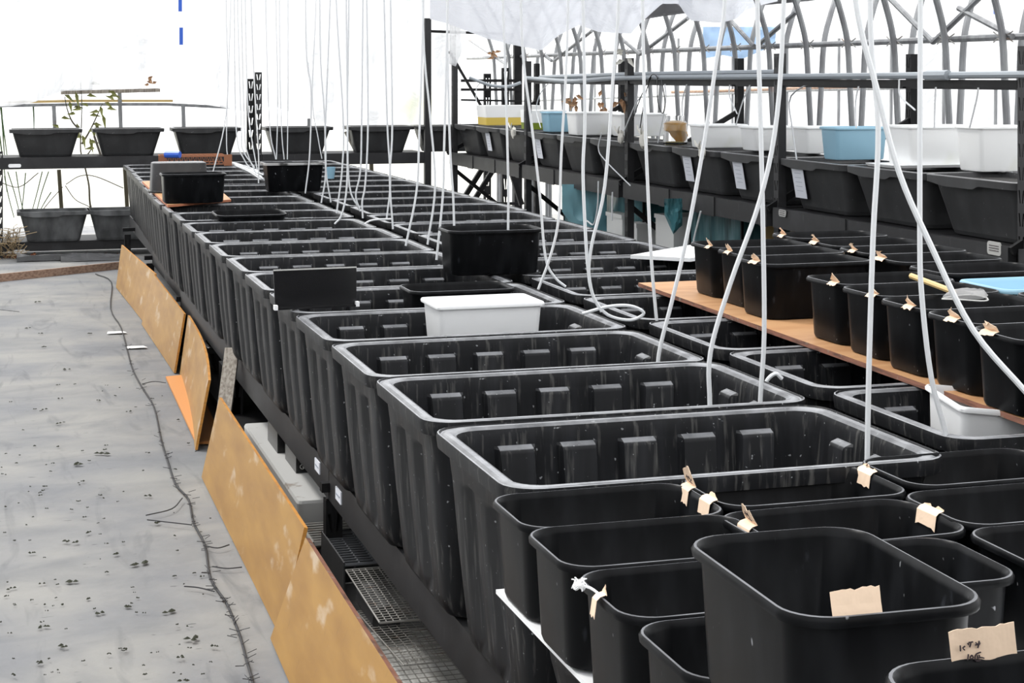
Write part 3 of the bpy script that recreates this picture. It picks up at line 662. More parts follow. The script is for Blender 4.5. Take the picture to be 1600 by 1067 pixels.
# ------------------------------------------------------------ bins
def bin_mesh(L_, W_, H_, r=.058, name='bin', taper=.019, nc=7, mat='bin_plastic', lip=.009):
    a, b = L_/2, W_/2
    tab = [(taper+.012, 0), (taper+.003, .003), (taper, .012), (lip+.002, H_-.014), (.001, H_-.013), (0, H_-.006), (.003, H_-.0005), (.006, H_), (lip, H_-.003), (lip+.003, H_-.012), (taper+.006, .02), (taper+.02, .008)]
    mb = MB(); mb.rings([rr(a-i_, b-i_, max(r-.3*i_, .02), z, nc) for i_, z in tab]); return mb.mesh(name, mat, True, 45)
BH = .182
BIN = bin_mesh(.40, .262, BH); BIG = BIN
def strokes(parent, o_, ux, uy, S, lines, mat='ink', r=.0009):
    e = MB()
    for ln in lines: e.tube([o_+ux*(x*S)+uy*(y*S) for x, y in ln], r, 4, smooth=2 if len(ln) > 2 else 0)
    return e.build('handwriting', mat, parent)
def tape_label(bin_, x, y, ang, w_=.05, up=.03, lean=.3, seed=0, ink=None, r=.0007, drop=.03):
    """folded masking tape flag over the rim at local (x, y); ang = direction of the rim"""
    H_ = bin_['h']; random.seed(seed+31); u = Vector((math.cos(ang), math.sin(ang), 0)); n = Vector((-u.y, u.x, 0)); c_ = Vector((x, y, H_+.0015))
    rows = [(n*-.014, -drop), (n*-.010, -.004), (n*-.004, .0015), (n*(.006), .004), (n*(.006+lean*up*.5), up*.5), (n*(.006+lean*up), up)]
    vs = []; ns = 7
    for j, (off, dz) in enumerate(rows):
        for i in range(ns):
            t = i/(ns-1)-.5; jag = random.uniform(-.003, .003) if j in (0, 5) else 0
            vs.append(c_+u*(t*w_*(1-.12*(j == 5)*seed % 3))+off+Vector((0, 0, dz+jag+.004*math.sin(t*5+seed)*(j > 3))))
    m2 = MB(); fs = [(j*ns+i, j*ns+i+1, (j+1)*ns+i+1, (j+1)*ns+i) for j in range(5) for i in range(ns-1)]
    m2.add(vs, fs); me = m2.mesh('tape_label', 'tape'); o = put('tape_label', me, bin_, label='tan masking tape label')
    sm = o.modifiers.new('s', 'SOLIDIFY'); sm.thickness = .0008
    if ink:
        nn = (Vector((0, 0, up))+n*(lean*up)).normalized(); org = c_+n*(.0052)+Vector((0, 0, .005))
        side = 1 if n.y > -2 else -1
        strokes(o, org-u.cross(nn)*-.0016+u*(-w_*.4), u, nn, 1, ink, r=r)
    return o
def mkbin(cx, cy, z, label, group=None, me=None, rz=0, name='storage_bin', h=BH):
    o = thing(name, label, 'bin', (cx, cy, z), rz, group); o['h'] = h; put('bin_body', me or BIN, o); return o
random.seed(11)
# foreground bins on the white board (rim level with the tubs)
ZB = .715
fb = {}
FG = [('A', 1.085, 3.005, 'black bin at the left end of the row touching the front large tub'),
      ('B', 1.075, 2.745, 'black bin second from the back in the leftmost foreground column'),
      ('C', 1.078, 2.480, 'black bin with a knotted white string on its left rim'),
      ('D', 1.078, 2.215, 'black bin in the leftmost foreground column, in front of the one with the white knot'),
      ('Dd', 1.075, 1.950, 'black bin at the bottom edge, only a rim corner showing left of the tall bin'),
      ('E', 1.492, 3.050, 'black bin with tape on its right rim, behind the tall bin in the back row'),
      ('F', 1.452, 2.770, 'black bin directly behind the tall bin with tape labels on both ends'),
      ('I', 1.375, 2.500, 'black bin mostly hidden behind the tall bin with the label'),
      ('G', 1.902, 3.075, 'black bin at the right end of the back foreground row with an inked tape label'),
      ('H', 1.845, 2.795, 'black bin at the right edge, second foreground row'),
      ('H2', 1.825, 2.535, 'black bin at the right edge with its speckled left wall showing')]
for key, x, y, lab in FG:
    fb[key] = mkbin(x, y, ZB+random.uniform(-.003, .003), lab, rz=random.uniform(-.012, .012))
fb['E'].rotation_euler.z = .0; fb['F'].rotation_euler.z = .03
# white board carrying them, on the shallow tubs
mb = MB(); mb.b2((.905, 1.30, z0+.291), (2.15, 3.135, ZB-.001)); 
mb.build('white_board', 'white_plastic', label='white board under the foreground bins', cat='board')
# bins standing on the others
big = mkbin(.995, 1.935, ZB+BH+.002, 'tall-standing black bin in the centre foreground with shallow water and a blank tape label', me=bin_mesh(.37, .262, BH), rz=math.pi/2-.02)
K = mkbin(1.065, 1.47, ZB+BH+.002, 'black bin cut by the bottom right picture corner, with a written tape label')
put('water', water_mesh(.40/2-.03, .262/2-.03, .04), big)
def tl(b_, px, py, side, dz=0, **k):
    g = atz(px, py, b_.location.z+b_['h']+dz)-b_.location; rz = b_.rotation_euler.z
    g = Vector((g.x*math.cos(-rz)-g.y*math.sin(-rz), g.x*math.sin(-rz)+g.y*math.cos(-rz), 0))
    a, b2 = (.197, .128)
    if side == 'l': x, y, an = -a, g.y, -math.pi/2
    elif side == 'r': x, y, an = a, g.y, -math.pi/2
    elif side == 'n': x, y, an = g.x, -b2, 0
    elif side == 'f': x, y, an = g.x, b2, 0
    lim = lambda v, m_: max(-m_, min(m_, v))
    x = lim(x, .197 if side in 'lr' else .13); y = lim(y, .128 if side in 'nf' else .085)
    return tape_label(b_, x, y, an, **k)
SQ = [[(.005, .012), (.012, .016), (.02, .012)], [(.01, .018), (.012, .006)], [(.02, .018), (.026, .008), (.032, .014)], [(.016, .006), (.03, .004)]]
tl(fb['A'], 1068, 762, 'r', w_=.045, up=.035, lean=-.3, seed=1, ink=SQ)
tl(fb['A'], 1092, 782, 'r', w_=.05, up=.008, lean=.2, seed=2)
tl(fb['B'], 1150, 822, 'r', w_=.05, up=.032, lean=-.4, seed=3, ink=SQ)
tl(fb['E'], 1327, 738, 'r', w_=.06, up=.005, lean=.1, seed=4, ink=[[(.01, .0), (.016, .006), (.014, -.004)], [(.024, .002), (.03, .005)]])
tl(fb['F'], 1428, 800, 'r', w_=.065, up=.005, lean=.1, seed=5)
tl(fb['G'], 1592, 715, 'r', w_=.06, up=.03, lean=-.1, seed=6, ink=SQ)
tl(fb['C'], 912, 935, 'l', w_=.02, up=.012, lean=.2, seed=9)
# long side label of the corner bin; its lettering is copied stroke by stroke
def plate_label(b_, x0, x1, y, z0_, z1_, seed, lines, lean=0, nrm=-1):
    random.seed(seed); e = MB(); n = 14; vs = []
    for j, t in enumerate((0, .5, .8, 1)):
        for i in range(n+1):
            jag = random.uniform(-.0012, .0012) if j in (0, 3) else 0
            vs.append((x0+(x1-x0)*i/n+(.006*(1-t)), y+lean*t+.001*math.sin(i*.6), z0_+(z1_-z0_)*t+jag+.002*t*i/n))
    e.add(vs, [(j*(n+1)+i, j*(n+1)+i+1, (j+1)*(n+1)+i+1, (j+1)*(n+1)+i) for j in range(3) for i in range(n)])
    o = put('tape_label', e.mesh('tape_label', 'tape'), b_, label='broad tan masking tape label'); sm = o.modifiers.new('s', 'SOLIDIFY'); sm.thickness = .0008
    if lines: strokes(b_, Vector((x0, y-.0022, z0_)), Vector((1, 0, 0)), Vector((0, lean/(z1_-z0_), 1)).normalized(), 1, lines, r=.0008)
    return o
u_ = .067/98.
def px_(pts): return [[((x-1502)*u_, (1055-y)*u_*1.0) for x, y in l_] for l_ in pts]
LET = [[(1520.5, 1007), (1521, 1016)], [(1529, 1009), (1525, 1011.5), (1528.5, 1015)], [(1533, 1005), (1536, 1008)], [(1537, 1003), (1534, 1007)], [(1536, 1004), (1543, 1003.5)], [(1539.5, 1003), (1538.5, 1008), (1537, 1011.5)],
       [(1548, 1005), (1550, 1007.5)], [(1547, 1009), (1556, 1006.5)], [(1554, 1003), (1553, 1009), (1551.5, 1014)], [(1550, 1009), (1555, 1008.5)],
       [(1535, 1022), (1533.5, 1031)], [(1541, 1024), (1538, 1027), (1540, 1030), (1543.5, 1028), (1541, 1024)],
       [(1557, 1021), (1549, 1023), (1546.5, 1029), (1549, 1034), (1557, 1034)], [(1551, 1025), (1551, 1030)], [(1550, 1030), (1557, 1029), (1563, 1031)], [(1554, 1025), (1555, 1029)]]
plate_label(K, -.105, -.025, .1225, BH-.018, BH+.030, 3, px_(LET))
# blank label inside the near rim of the tall bin
e = MB(); n = 12; random.seed(5); vs = []
w0, w1 = atz(1329, 950, 1.1), atz(1418, 948, 1.1)
for j, zz in enumerate((1.075, 1.088, 1.103)):
    for i in range(n+1):
        t = i/n; vs.append((w0.x+(w1.x-w0.x)*t, 1.768+.004*j, zz+(random.uniform(-.0015, .0015)+.003*t if j == 2 else 0)))
loc = Vector(big.location); e.add([Vector(v)-loc for v in vs], [(j*(n+1)+i, j*(n+1)+i+1, (j+1)*(n+1)+i+1, (j+1)*(n+1)+i) for j in range(2) for i in range(n)])
o = put('tape_label', e.mesh('tape_label', 'tape'), big, label='blank tan masking tape label'); o.rotation_euler.z = -big.rotation_euler.z
sm = o.modifiers.new('s', 'SOLIDIFY'); sm.thickness = .0008
# white knotted string on bin C
c_ = atz(905, 915, .90)
o = thing('string_knot', 'white frayed string knot tied on the left rim of a foreground bin', 'string', c_); e = MB(); random.seed(4)
for k in range(26):
    a = random.uniform(0, 6.28); L_ = random.uniform(.008, .02); d_ = Vector((math.cos(a)*.6, math.sin(a)*.8, random.uniform(-.5, .9)))
    e.tube([c_, c_+d_*L_*.6+Vector((0, 0, .004)), c_+d_*L_+Vector((0, 0, random.uniform(-.006, .003)))], .0011, 4, smooth=2)
for k in range(3): e.tube([c_+Vector((.007*math.cos(t+k), .009*math.sin(t+k), .004*math.sin(t*2+k))) for t in [q_*.7 for q_ in range(10)]], .0028, 5, smooth=2)
e.tube([c_, c_+Vector((.012, -.02, .001)), c_+Vector((.02, -.05, -.004))], .0022, 5, smooth=3)
part(o, e, 'frayed_string', 'white_plastic', smooth=True)

# plywood sheet on the right row with its bins
ZP = .902; TPL = .014
mb = MB(); P4 = [V(2.225, 3.0, 0), V(3.45, 3.0, 0), V(3.45, 6.05, 0), V(2.31, 6.05, 0)]
mb.add([p_+V(0, 0, ZP+TPL) for p_ in P4]+[p_+V(0, 0, ZP) for p_ in P4], [(0, 1, 2, 3)], 0)
mb.add([p_+V(0, 0, ZP+TPL) for p_ in P4]+[p_+V(0, 0, ZP) for p_ in P4], [(7, 6, 5, 4), (0, 4, 5, 1), (1, 5, 6, 2), (2, 6, 7, 3), (3, 7, 4, 0)], 1)
mb.build('plywood_sheet', ['ply_pale', 'ply_edge'], label='large plywood sheet with worn reddish edge carrying the bins on the right row', cat='plywood')
RB = [('a', 2.585, 5.63, 'black bin with tape, farthest in the left column on the plywood sheet', (1092, 386, .035)),
      ('b', 2.575, 5.36, 'black bin with tape, second in the left column on the plywood sheet', (1133, 394, .04)),
      ('c', 2.53, 5.095, 'black bin on the plywood sheet, its whole long front showing', (1157, 410, .055)),
      ('i', 2.51, 4.55, 'black bin with jagged tape, first after the gap on the plywood sheet', (1274, 445, .045)),
      ('j', 2.49, 4.28, 'black bin with torn tape, second after the gap on the plywood sheet', (1334, 463, .045)),
      ('k', 2.465, 4.01, 'black bin speckled white on the plywood sheet, under the net', (1400, 480, .045)),
      ('l', 2.45, 3.745, 'black bin with curled tape, in front of the one under the net', (1462, 500, .05)),
      ('m', 2.415, 3.475, 'dusty black bin nearest the camera on the plywood sheet, with rolled tape', (1535, 520, .06)),
      ('m2', 2.385, 3.20, 'black bin at the right picture edge in front of the dusty one', None),
      ('d', 3.02, 5.86, 'black bin with tape, farthest in the right column on the plywood sheet', (1217, 368, .04)),
      ('e', 3.02, 5.55, 'black bin with tape, second in the right column on the plywood sheet', (1280, 378, .05)),
      ('f', 3.005, 5.285, 'black bin with tape, third in the right column on the plywood sheet', (1330, 392, .04)),
      ('g', 2.975, 5.02, 'black bin with pale tape behind the crossing tubes, in the right column on the plywood', (1368, 404, .06)),
      ('h', 2.945, 4.70, 'black bin behind the light blue box on the plywood sheet', None),
      ('n', 2.885, 4.01, 'black bin at the right edge behind the net', None),
      ('n2', 2.87, 3.74, 'black bin at the right edge nearer than the net', None), ('n3', 2.84, 3.47, 'black bin mostly out of frame at the right edge beside the dusty one', None)]
rb = {}
for key, x, y, lab, tp in RB:
    b_ = mkbin(x, y, ZP+TPL+.001, lab, rz=random.uniform(-.02, .02)); rb[key] = b_
    if tp: tl(b_, tp[0], tp[1], 'l', w_=tp[2], up=.024, lean=-.6, seed=len(rb)+3, drop=.006)
BLUEB = bin_mesh(.42, .28, .13, .04, 'blue_box', .03, 5, 'blue_plastic'); 
o = thing('plastic_box', 'light blue plastic box at the right edge on the plywood sheet', 'box', (2.905, 4.30, ZP+TPL+.055)); put('box_body', BLUEB, o)
e = MB(); e.b2((2.72, 4.18, ZP+TPL+.001), (3.09, 4.42, ZP+TPL+.05)); e.build('box', 'bin_plastic', label='low black box beneath the light blue box', cat='box')
# hand net
q0, q1 = atz(1424, 431, 1.13), atz(1490, 456, 1.115)
net = thing('hand_net', 'small fish net with a bamboo handle and white mesh lying across the bins', 'net', q1)
e = MB(); e.tube([q0, q1], .0085, 8); part(net, e, 'handle', 'bamboo', smooth=True)
e = MB(); cn = atz(1508, 466, 1.105); ring = []
for k in range(25):
    t = 2*math.pi*k/24; ring.append(cn+Vector((math.cos(t)*.062, math.sin(t)*.052, .003*math.sin(2*t))))
e.tube(ring, .0025, 5); part(net, e, 'wire_loop', 'plate', smooth=True)
e = MB(); R_ = []
for j in range(7):
    s_ = 1-j/7.5; R_.append([cn+Vector((math.cos(2*math.pi*k/24)*.061*s_+.05*(j/6)**2, math.sin(2*math.pi*k/24)*.051*s_-.01*j/6, .004+.02*math.sin(j*.5)+.004*noise.noise(Vector((k*.7, j, 0))))) for k in range(24)])
e.rings(R_, False, True); part(net, e, 'mesh_bag', 'net', smooth=True)

# ------------------------------------------------------------ boxes: helper for open plastic trays with a rim
def open_box(L_, W_, H_, mat, name='box_body', r=.03, taper=.02, lip=.008, nc=4):
    return bin_mesh(L_, W_, H_, r, name, taper, nc, mat, lip)
TRAY = open_box(.43, .27, .125, 'white_plastic', r=.02, taper=.02)
o = thing('white_tray', 'white rectangular tray standing in the large tub with water', 'tray', (1.50, 5.36, .835), .01); put('box_body', open_box(.365, .24, .135, 'white_plastic', r=.02, taper=.018), o)
o = thing('white_tray', 'white tray tilted inside the front tub of the right row', 'tray', (2.37, 3.60, .785), -.25); o.rotation_euler = (.03, .10, -.20); put('box_body', TRAY, o)
# flat white board on the right row
q = [atz(985, 404, .903), atz(1078, 409, .903), atz(1140, 399, .903), atz(1078, 388, .903)]
mb = MB(); mb.add([v for v in q]+[v+V(0, 0, .016) for v in q], [(3, 2, 1, 0), (4, 5, 6, 7), (0, 1, 5, 4), (1, 2, 6, 5), (2, 3, 7, 6), (3, 0, 4, 7)])
mb.build('flat_tray', 'white_plastic', label='thin white board lying across the right row beside the plywood sheet', cat='board')
# black bins on the left row
c_ = atz(778, 430, .902); mkbin(c_.x, c_.y+.115, .902, 'black bin standing on the rims between the two rows of tubs', rz=.0)
mkbin(1.60, 6.06, .745, 'black bin floating inside a left-row tub behind the white tray')
bpy.data.objects[-1] if False else None
o = mkbin(1.32, 9.60, .755, 'dark grey bin sunk in a left-row tub beyond the black panel', rz=.05); o.rotation_euler.x = .05
c_ = atz(304, 318, .916); 
# small plywood sheet with two bins
q = [atz(222, 286, .903), atz(262, 324, .903), atz(361, 315, .903), atz(322, 281, .903)]
mb = MB(); mb.add([v+V(0, 0, .014) for v in q]+[v for v in q], [(0, 1, 2, 3)], 0); mb.add([v+V(0, 0, .014) for v in q]+[v for v in q], [(7, 6, 5, 4), (0, 4, 5, 1), (1, 5, 6, 2), (2, 6, 7, 3), (3, 7, 4, 0)], 1)
plain('red_edge', (.50, .18, .09), .7)
mb.build('plywood_sheet', ['ply_pale', 'red_edge'], label='small plywood sheet with orange edge at the far left of the left row', cat='plywood')
mkbin(c_.x, c_.y+.10, .918, 'black bin upright on the small plywood sheet')
c_ = atz(280, 300, .918); o = mkbin(c_.x, c_.y+.05, .918+BH+.02, 'grey-dusted bin turned upside down behind the upright one on the small plywood sheet'); o.rotation_euler.x = math.pi
for ch in o.children: ch.data = bin_mesh(.40, .262, BH+.02, mat='planter_plastic')
# rectangular dark planter with pale rim
c_ = atz(462, 300, .902); o = thing('storage_bin', 'black bin with chalky rim standing on the tubs among the thin tubes', 'bin', (c_.x, c_.y+.12, .902)); put('bin_body', bin_mesh(.43, .25, .20, .03, taper=.035, lip=.014), o)
e = MB(); e.rings([[v for v in rr(.217, .127, .03, .186, 5)], [v for v in rr(.217, .127, .03, .201, 5)], [v for v in rr(.205, .115, .03, .202, 5)], [v for v in rr(.205, .115, .03, .188, 5)]], False, False)
mixed('chalky', [((.05, .05, .05), (1, 1, 1), 14, 4, .45, .6, 1)], (.42, .42, .42), rough=.8); e.build('rim', 'chalky', o)
# black upright panel with flange
p0, p1 = atz(430, 484, .902), atz(557, 478, .902)
pn = thing('propped_divider', 'glossy black rectangular panel propped upright on the left row', 'panel', p0)
d_ = (p1-p0).normalized(); nrm = Vector((-d_.y, d_.x, 0)); e = MB()
a_ = [p0, p1, p1+V(0, 0, .135), p0+V(-.006, 0, .135)]; e.add(a_+[v+nrm*.006 for v in a_], [(3, 2, 1, 0), (4, 5, 6, 7), (0, 1, 5, 4), (1, 2, 6, 5), (2, 3, 7, 6), (3, 0, 4, 7)]); part(pn, e, 'face', 'black')
e = MB(); a_ = [p0-nrm*.02, p1-nrm*.02, p1+nrm*.03, p0+nrm*.03]; e.add([v+V(0, 0, .001) for v in a_]+[v+V(0, 0, .007) for v in a_], [(3, 2, 1, 0), (4, 5, 6, 7), (0, 1, 5, 4), (1, 2, 6, 5), (2, 3, 7, 6), (3, 0, 4, 7)]); part(pn, e, 'flange', 'black')
e = MB(); a_ = [p0+V(-.006, 0, .135), p1+V(0, 0, .135)]; e.tube(a_, .003, 4); part(pn, e, 'top_trim', 'plate')
for p_ in (p0, p1):
    e = MB(); e.box(p_+V(0, -.01, .009), (.006, .014, .008)); part(pn, e, 'clip', 'white_plastic', label='small white clip')
# rusty wire basket with a blue roll
c_ = atz(305, 259, .902); x0, x1, y0, y1 = c_.x-.29, c_.x+.29, c_.y-.02, c_.y+.42
bk = thing('wire_basket', 'rusty brown wire basket turned over at the far end of the left row', 'basket', (x0, y0, .902)); e = MB()
for z in (.915, .985): e.tube([(x0, y0, z), (x1, y0, z), (x1, y1, z), (x0, y1, z), (x0, y0, z)], .006, 4)
part(bk, e, 'rim_wire', 'rust'); e = MB()
for y in (y0, y1):
    for k in range(14):
        xa = x0+(x1-x0)*k/14; xb = x0+(x1-x0)*(k+1)/14; e.tube([(xa, y, .915), ((xa+xb)/2, y, .985), (xb, y, .915)], .004, 4)
for k in range(15): xa = x0+(x1-x0)*k/14; e.tube([(xa, y0, .985), (xa, y1, .985)], .003, 4)
for k in range(6): ya = y0+(y1-y0)*k/5; e.tube([(x0, ya, .987), (x1, ya, .987)], .003, 4)
part(bk, e, 'lattice', 'rust')
for x in (x0, x1):
    e = MB(); e.box((x, y0, .95), (.035, .008, .05)); part(bk, e, 'corner_plate', 'rust')
q = D(270, 247, 15.0); e = MB(); q.z = 1.012; e.tube([q+V(-.06, .05, .0), q+V(.06, -.03, 0)], .03, 10); e.build('blue_roll', 'bright_blue', smooth=True, label='small blue roll lying on the rusty wire basket', cat='roll')
q = atz(517, 279, .90); e = MB(); e.rings([[q+Vector((math.cos(t)*r_, math.sin(t)*r_, z)) for t in [k*math.pi/6 for k in range(12)]] for r_, z in ((.026, 0), (.038, .09), (.035, .09), (.024, .01))])
e.build('plastic_cup', 'blue_plastic', smooth=True, label='small light blue cup on the right row behind the chalky-rimmed bin', cat='cup')

# ------------------------------------------------------------ things on the right rack
ZS = 1.233
def rbox(px, py, L_, W_, H_, mat, label, rz=0, lid=False, X=None, cat='box', name='plastic_box', dz=0):
    c_ = atz(px, py, ZS) if X is None else atX(px, py, X); c_.z = ZS+dz
    o = thing(name, label, cat, (c_.x, c_.y, ZS+dz), rz); put('box_body', open_box(L_, W_, H_, mat, r=.025, taper=.022, nc=3), o)
    for sx in (-1, 1):
        for sy in (-1, 1): pass
    return o
def rboxX(x0, x1, ybot, X0, L_, W_, H_, mat, label, **k):
    """near-left bottom corner seen at x0: solve the position on the rack"""
    c_ = atz((x0+x1)/2, ybot, ZS); 
    return rbox((x0+x1)/2, ybot, L_, W_, H_, mat, label, **k)
def rk(y, dx, L_, W_, H_, mat, label, rz=0, name='plastic_box', cat='box', dz=0):
    o = thing(name, label, cat, (XR+dx, y, ZS+dz), rz); put('box_body', open_box(L_, W_, H_, mat, r=.025, taper=.022, nc=3), o); return o
mixed('milky', [((.60, .62, .40), (1, 1, 1), 4, 2, .6, .8, .4)], (.93, .94, .94), rough=.3)
def px2y(px, X): return atX(px, 200, X).y
B_ = [('blue_plastic', 1290, .20, .34, .22, .185, 'light blue plastic box on the right rack between the white boxes'),
      ('milky', 1392, .20, .42, .27, .215, 'milky white box on the right rack just right of the light blue one'),
      ('milky', 1502, .32, .34, .25, .225, 'milky white box on the right rack next to the nearest slotted post'),
      ('milky', 1084, .12, .34, .25, .155, 'white box on the right rack just right of the jar'),
      ('milky', 1163, .26, .34, .25, .155, 'white box on the right rack partly behind the middle slotted post'),
      ('milky', 1243, .40, .34, .24, .165, 'small white box on the right rack behind the light blue one'),
      ('blue_plastic', 851, .15, .30, .24, .17, 'pale blue box on the far part of the right rack'),
      ('milky', 891, .12, .40, .28, .185, 'white box on the far right rack beside the pale blue one'),
      ('milky', 960, .36, .40, .28, .18, 'white box on the right rack behind the slotted post near the jar')]
for i, (mat, px, dx, L_, W_, H_, lab) in enumerate(B_):
    yy = px2y(px, XR+dx)
    rk(yy-W_/2, dx+L_/2-.05, L_, W_, H_, mat, lab)
# two wide bins with coloured lower halves, far
yy = px2y(748, XR+.15)
o = thing('plastic_box', 'wide white box with a yellow lower band on the far right rack', 'box', (XR+.42, yy-.12, ZS))
e = MB(); e.rings([rr(.27, .16, .02, .002, 3), rr(.275, .165, .02, .075, 3)], True, True); e.build('lower_band', 'yellow', o)
e = MB(); e.rings([rr(.275, .165, .02, .076, 3), rr(.285, .175, .02, .19, 3), rr(.27, .16, .02, .19, 3), rr(.265, .155, .02, .08, 3)], True, True); e.build('upper_band', 'milky', o)
yy = px2y(822, XR+.2)
o = thing('plastic_box', 'white box with a green lower band left of the pale blue box', 'box', (XR+.32, yy-.14, ZS))
e = MB(); e.rings([rr(.17, .13, .02, .002, 3), rr(.175, .135, .02, .06, 3)], True, True); e.build('lower_band', 'green', o)
e = MB(); e.rings([rr(.175, .135, .02, .061, 3), rr(.18, .14, .02, .17, 3), rr(.17, .13, .02, .17, 3), rr(.165, .125, .02, .065, 3)], True, True); e.build('upper_band', 'milky', o)
# flat white tray
yy = px2y(1330, XR+.05); mb = MB(); mb.rings([rr(.26, .15, .02, ZS, 3), rr(.27, .16, .02, ZS+.014, 3)]); 
mb.build('flat_tray', 'white_plastic', loc=(XR+.33, yy-.28, .0), label='flat white tray lying in front of the light blue box on the right rack', cat='lid')
# jar
yj = px2y(1055, XR+.12); jar = thing('glass_jar', 'glass jar with amber jelly-like lump and clear liquid on the right rack', 'jar', (XR+.12, yj, ZS))
def lathe(prof_, n=20, rot=0): return [[Vector((math.cos(2*math.pi*k/n)*r_, math.sin(2*math.pi*k/n)*r_, z)) for k in range(n)] for r_, z in prof_]
e = MB(); e.rings(lathe([(.07, 0), (.082, .008), (.084, .02), (.084, .135), (.078, .155), (.064, .168), (.064, .2), (.061, .2), (.061, .168), (.075, .152), (.081, .135), (.081, .02), (.066, .006)])); e.build('glass_body', 'glass', jar, smooth=True)
e = MB(); R_ = lathe([(.03, .045), (.055, .060), (.070, .085), (.078, .10), (.078, .148), (.06, .156)], 20)
for r_ in R_[:3]:
    for v in r_: v.z += .035*math.cos(math.atan2(v.y, v.x)+2.6); v.x += .02
e.rings(R_); e.build('amber_lump', 'jelly', jar, smooth=True)
e = MB(); e.rings(lathe([(.066, .008), (.074, .014), (.072, .022), (.04, .028)])); plain('sediment', (.62, .55, .25), .6); e.build('sediment', 'sediment', jar, smooth=True)
# tied cloths on the planter rims
for i, (px, py, lab) in enumerate(((804, 205, 'white cloth tied over the planter rim left of the post below the yellow box'), (972, 212, 'yellowed white cloth knotted on a planter rim beside the post left of the jar'),
                                   (1008, 216, 'larger white cloth draped over a planter rim left of the jar'), (1099, 236, 'white cloth knotted on a planter rim where a tube hangs, right of the jar'))):
    p_ = atX(px, py, XR-.01); o = thing('tied_cloth', lab, 'cloth', p_); s_ = (.036, .034, .044, .034)[i]; p_ = p_+V(-.01, 0, -.01); e = MB(); R_ = []
    for j in range(9):
        t = j/8*math.pi; R_.append([p_+Vector((math.cos(a)*math.sin(t)*s_*.5, math.sin(a)*math.sin(t)*s_*1.15, -math.cos(t)*s_*1.2-.0))*(1+.3*noise.noise(Vector((math.cos(a)*1.5+i*5, math.sin(a)*1.5, t)))) if False else
                  p_+Vector((math.cos(a)*math.sin(t)*s_*.6, math.sin(a)*math.sin(t)*s_*1.1, -math.cos(t)*s_*1.3))*(1+.45*noise.noise(Vector((math.cos(a)*1.6+i*5, math.sin(a)*1.6, t*1.3)))) for a in [2*math.pi*k/12 for k in range(12)]])
    e.rings(R_, False, False); part(o, e, 'cloth_lump', 'cloth', smooth=True); e = MB()
    for sg in (-1, 1): e.tube([p_+V(-.02, 0, s_*.9), p_+V(-.03, sg*.03, s_*1.6), p_+V(-.03, sg*.05, s_*2.3)], .009, 5, smooth=3, r2=.004)
    part(o, e, 'cloth_end', 'cloth', smooth=True)
# ------------------------------------------------------------ clutter under the right rack
def tank(y0, y1, x0, x1, z0_, z1_, mat, label, cat='tank', name='tank'):
    o = thing(name, label, cat, ((x0+x1)/2, (y0+y1)/2, z0_)); e = MB(); e.b2((x0, y0, z0_), (x1, y1, z1_)); part(o, e, 'body', mat)
    e = MB()
    for (x, y) in ((x0, y0), (x1, y0), (x0, y1), (x1, y1)): e.b2((x-.008, y-.008, z0_), (x+.008, y+.008, z1_+.004))
    for z in (z1_,): e.tube([(x0, y0, z), (x1, y0, z), (x1, y1, z), (x0, y1, z), (x0, y0, z)], .01, 4)
    part(o, e, 'frame', 'dark_steel'); return o
mixed('teal_glass', [((.16, .30, .33), (1, 1, .3), 7, 4, .45, .65, .9), ((.02, .05, .05), (3, 3, .3), 5, 3, .5, .65, .8)], (.05, .15, .17), rough=.25)
tank(10.0, 10.85, XR+.25, XR+.7, .151, .80, 'teal_glass', 'murky teal glass tank under the right rack behind the white foam boxes')
tank(11.75, 12.7, XR+.25, XR+.7, .151, .80, 'teal_glass', 'murky teal glass tank under the right rack, second from the near one')
tank(12.85, 13.6, XR+.25, XR+.7, .151, .78, 'teal_glass', 'dark teal tank under the right rack, farthest along')
sheet([(878, 330), (903, 368), (925, 374), (948, 368)], 288, 13.3, 13.2, 16, 10, .05, 3).build('plastic_bag', M['pale_teal'].name, smooth=True, label='pale teal plastic sheet hanging under the right rack', cat='plastic sheet')
sheet([(1038, 335), (1052, 366), (1066, 352)], 310, 11.1, 11.0, 16, 10, .06, 8).build('plastic_bag', 'teal', smooth=True, label='darker teal plastic sheet hanging under the right rack behind the diagonal brace', cat='plastic sheet')
for i, (x0, x1, y0, y1, dd, lab) in enumerate(((934, 975, 349, 385, 12.0, 'white foam box under the right rack at the left of the slotted post'), (986, 1004, 352, 385, 12.3, 'narrow white foam box under the right rack behind the blue-tagged tube'), (1000, 1055, 350, 385, 11.2, 'white foam box with lid under the right rack at the right of the slotted post'))):
    a_, b_ = D(x0, y0, dd), D(x1, y1, dd); X0 = XR+.1; yy = px2y(x1, X0+.1)
    o = thing('foam_box', lab, 'box', (X0+.22, yy+.10, .40)); zt = a_.z
    e = MB(); e.box((X0+.22, yy+.1, (.40+zt-.03)/2), (.16, .09 if i == 1 else .17, (zt-.03-.40)/2)); part(o, e, 'body', 'foam')
    e = MB(); e.box((X0+.22, yy+.1, zt-.015), (.168, .095 if i == 1 else .178, .015)); part(o, e, 'lid', 'foam')
for i, y in enumerate((9.35, 9.75)):
    e = MB(); e.b2((XR+.3, y, .151), (XR+.36, y+.06, .82)); e.build('wooden_post', 'bamboo' if i else 'old_wood', label=('yellowish' if i else 'brownish grey')+' wooden post under the right rack right of the foam boxes', cat='post')
mb = MB(); mb.b2((XR+.6, 6.5, .15), (XR+.84, 9.9, .80)); mb.build('dark_cabinet', 'flat_black', label='black boxes filling the space under the near bays of the right rack', cat='box')
mb = MB(); mb.b2((XR+.02, 10.3, .15), (XR+.55, 12.2, .399)); mb.build('crate', 'flat_black', label='low black crate carrying the white foam boxes under the right rack', cat='crate')
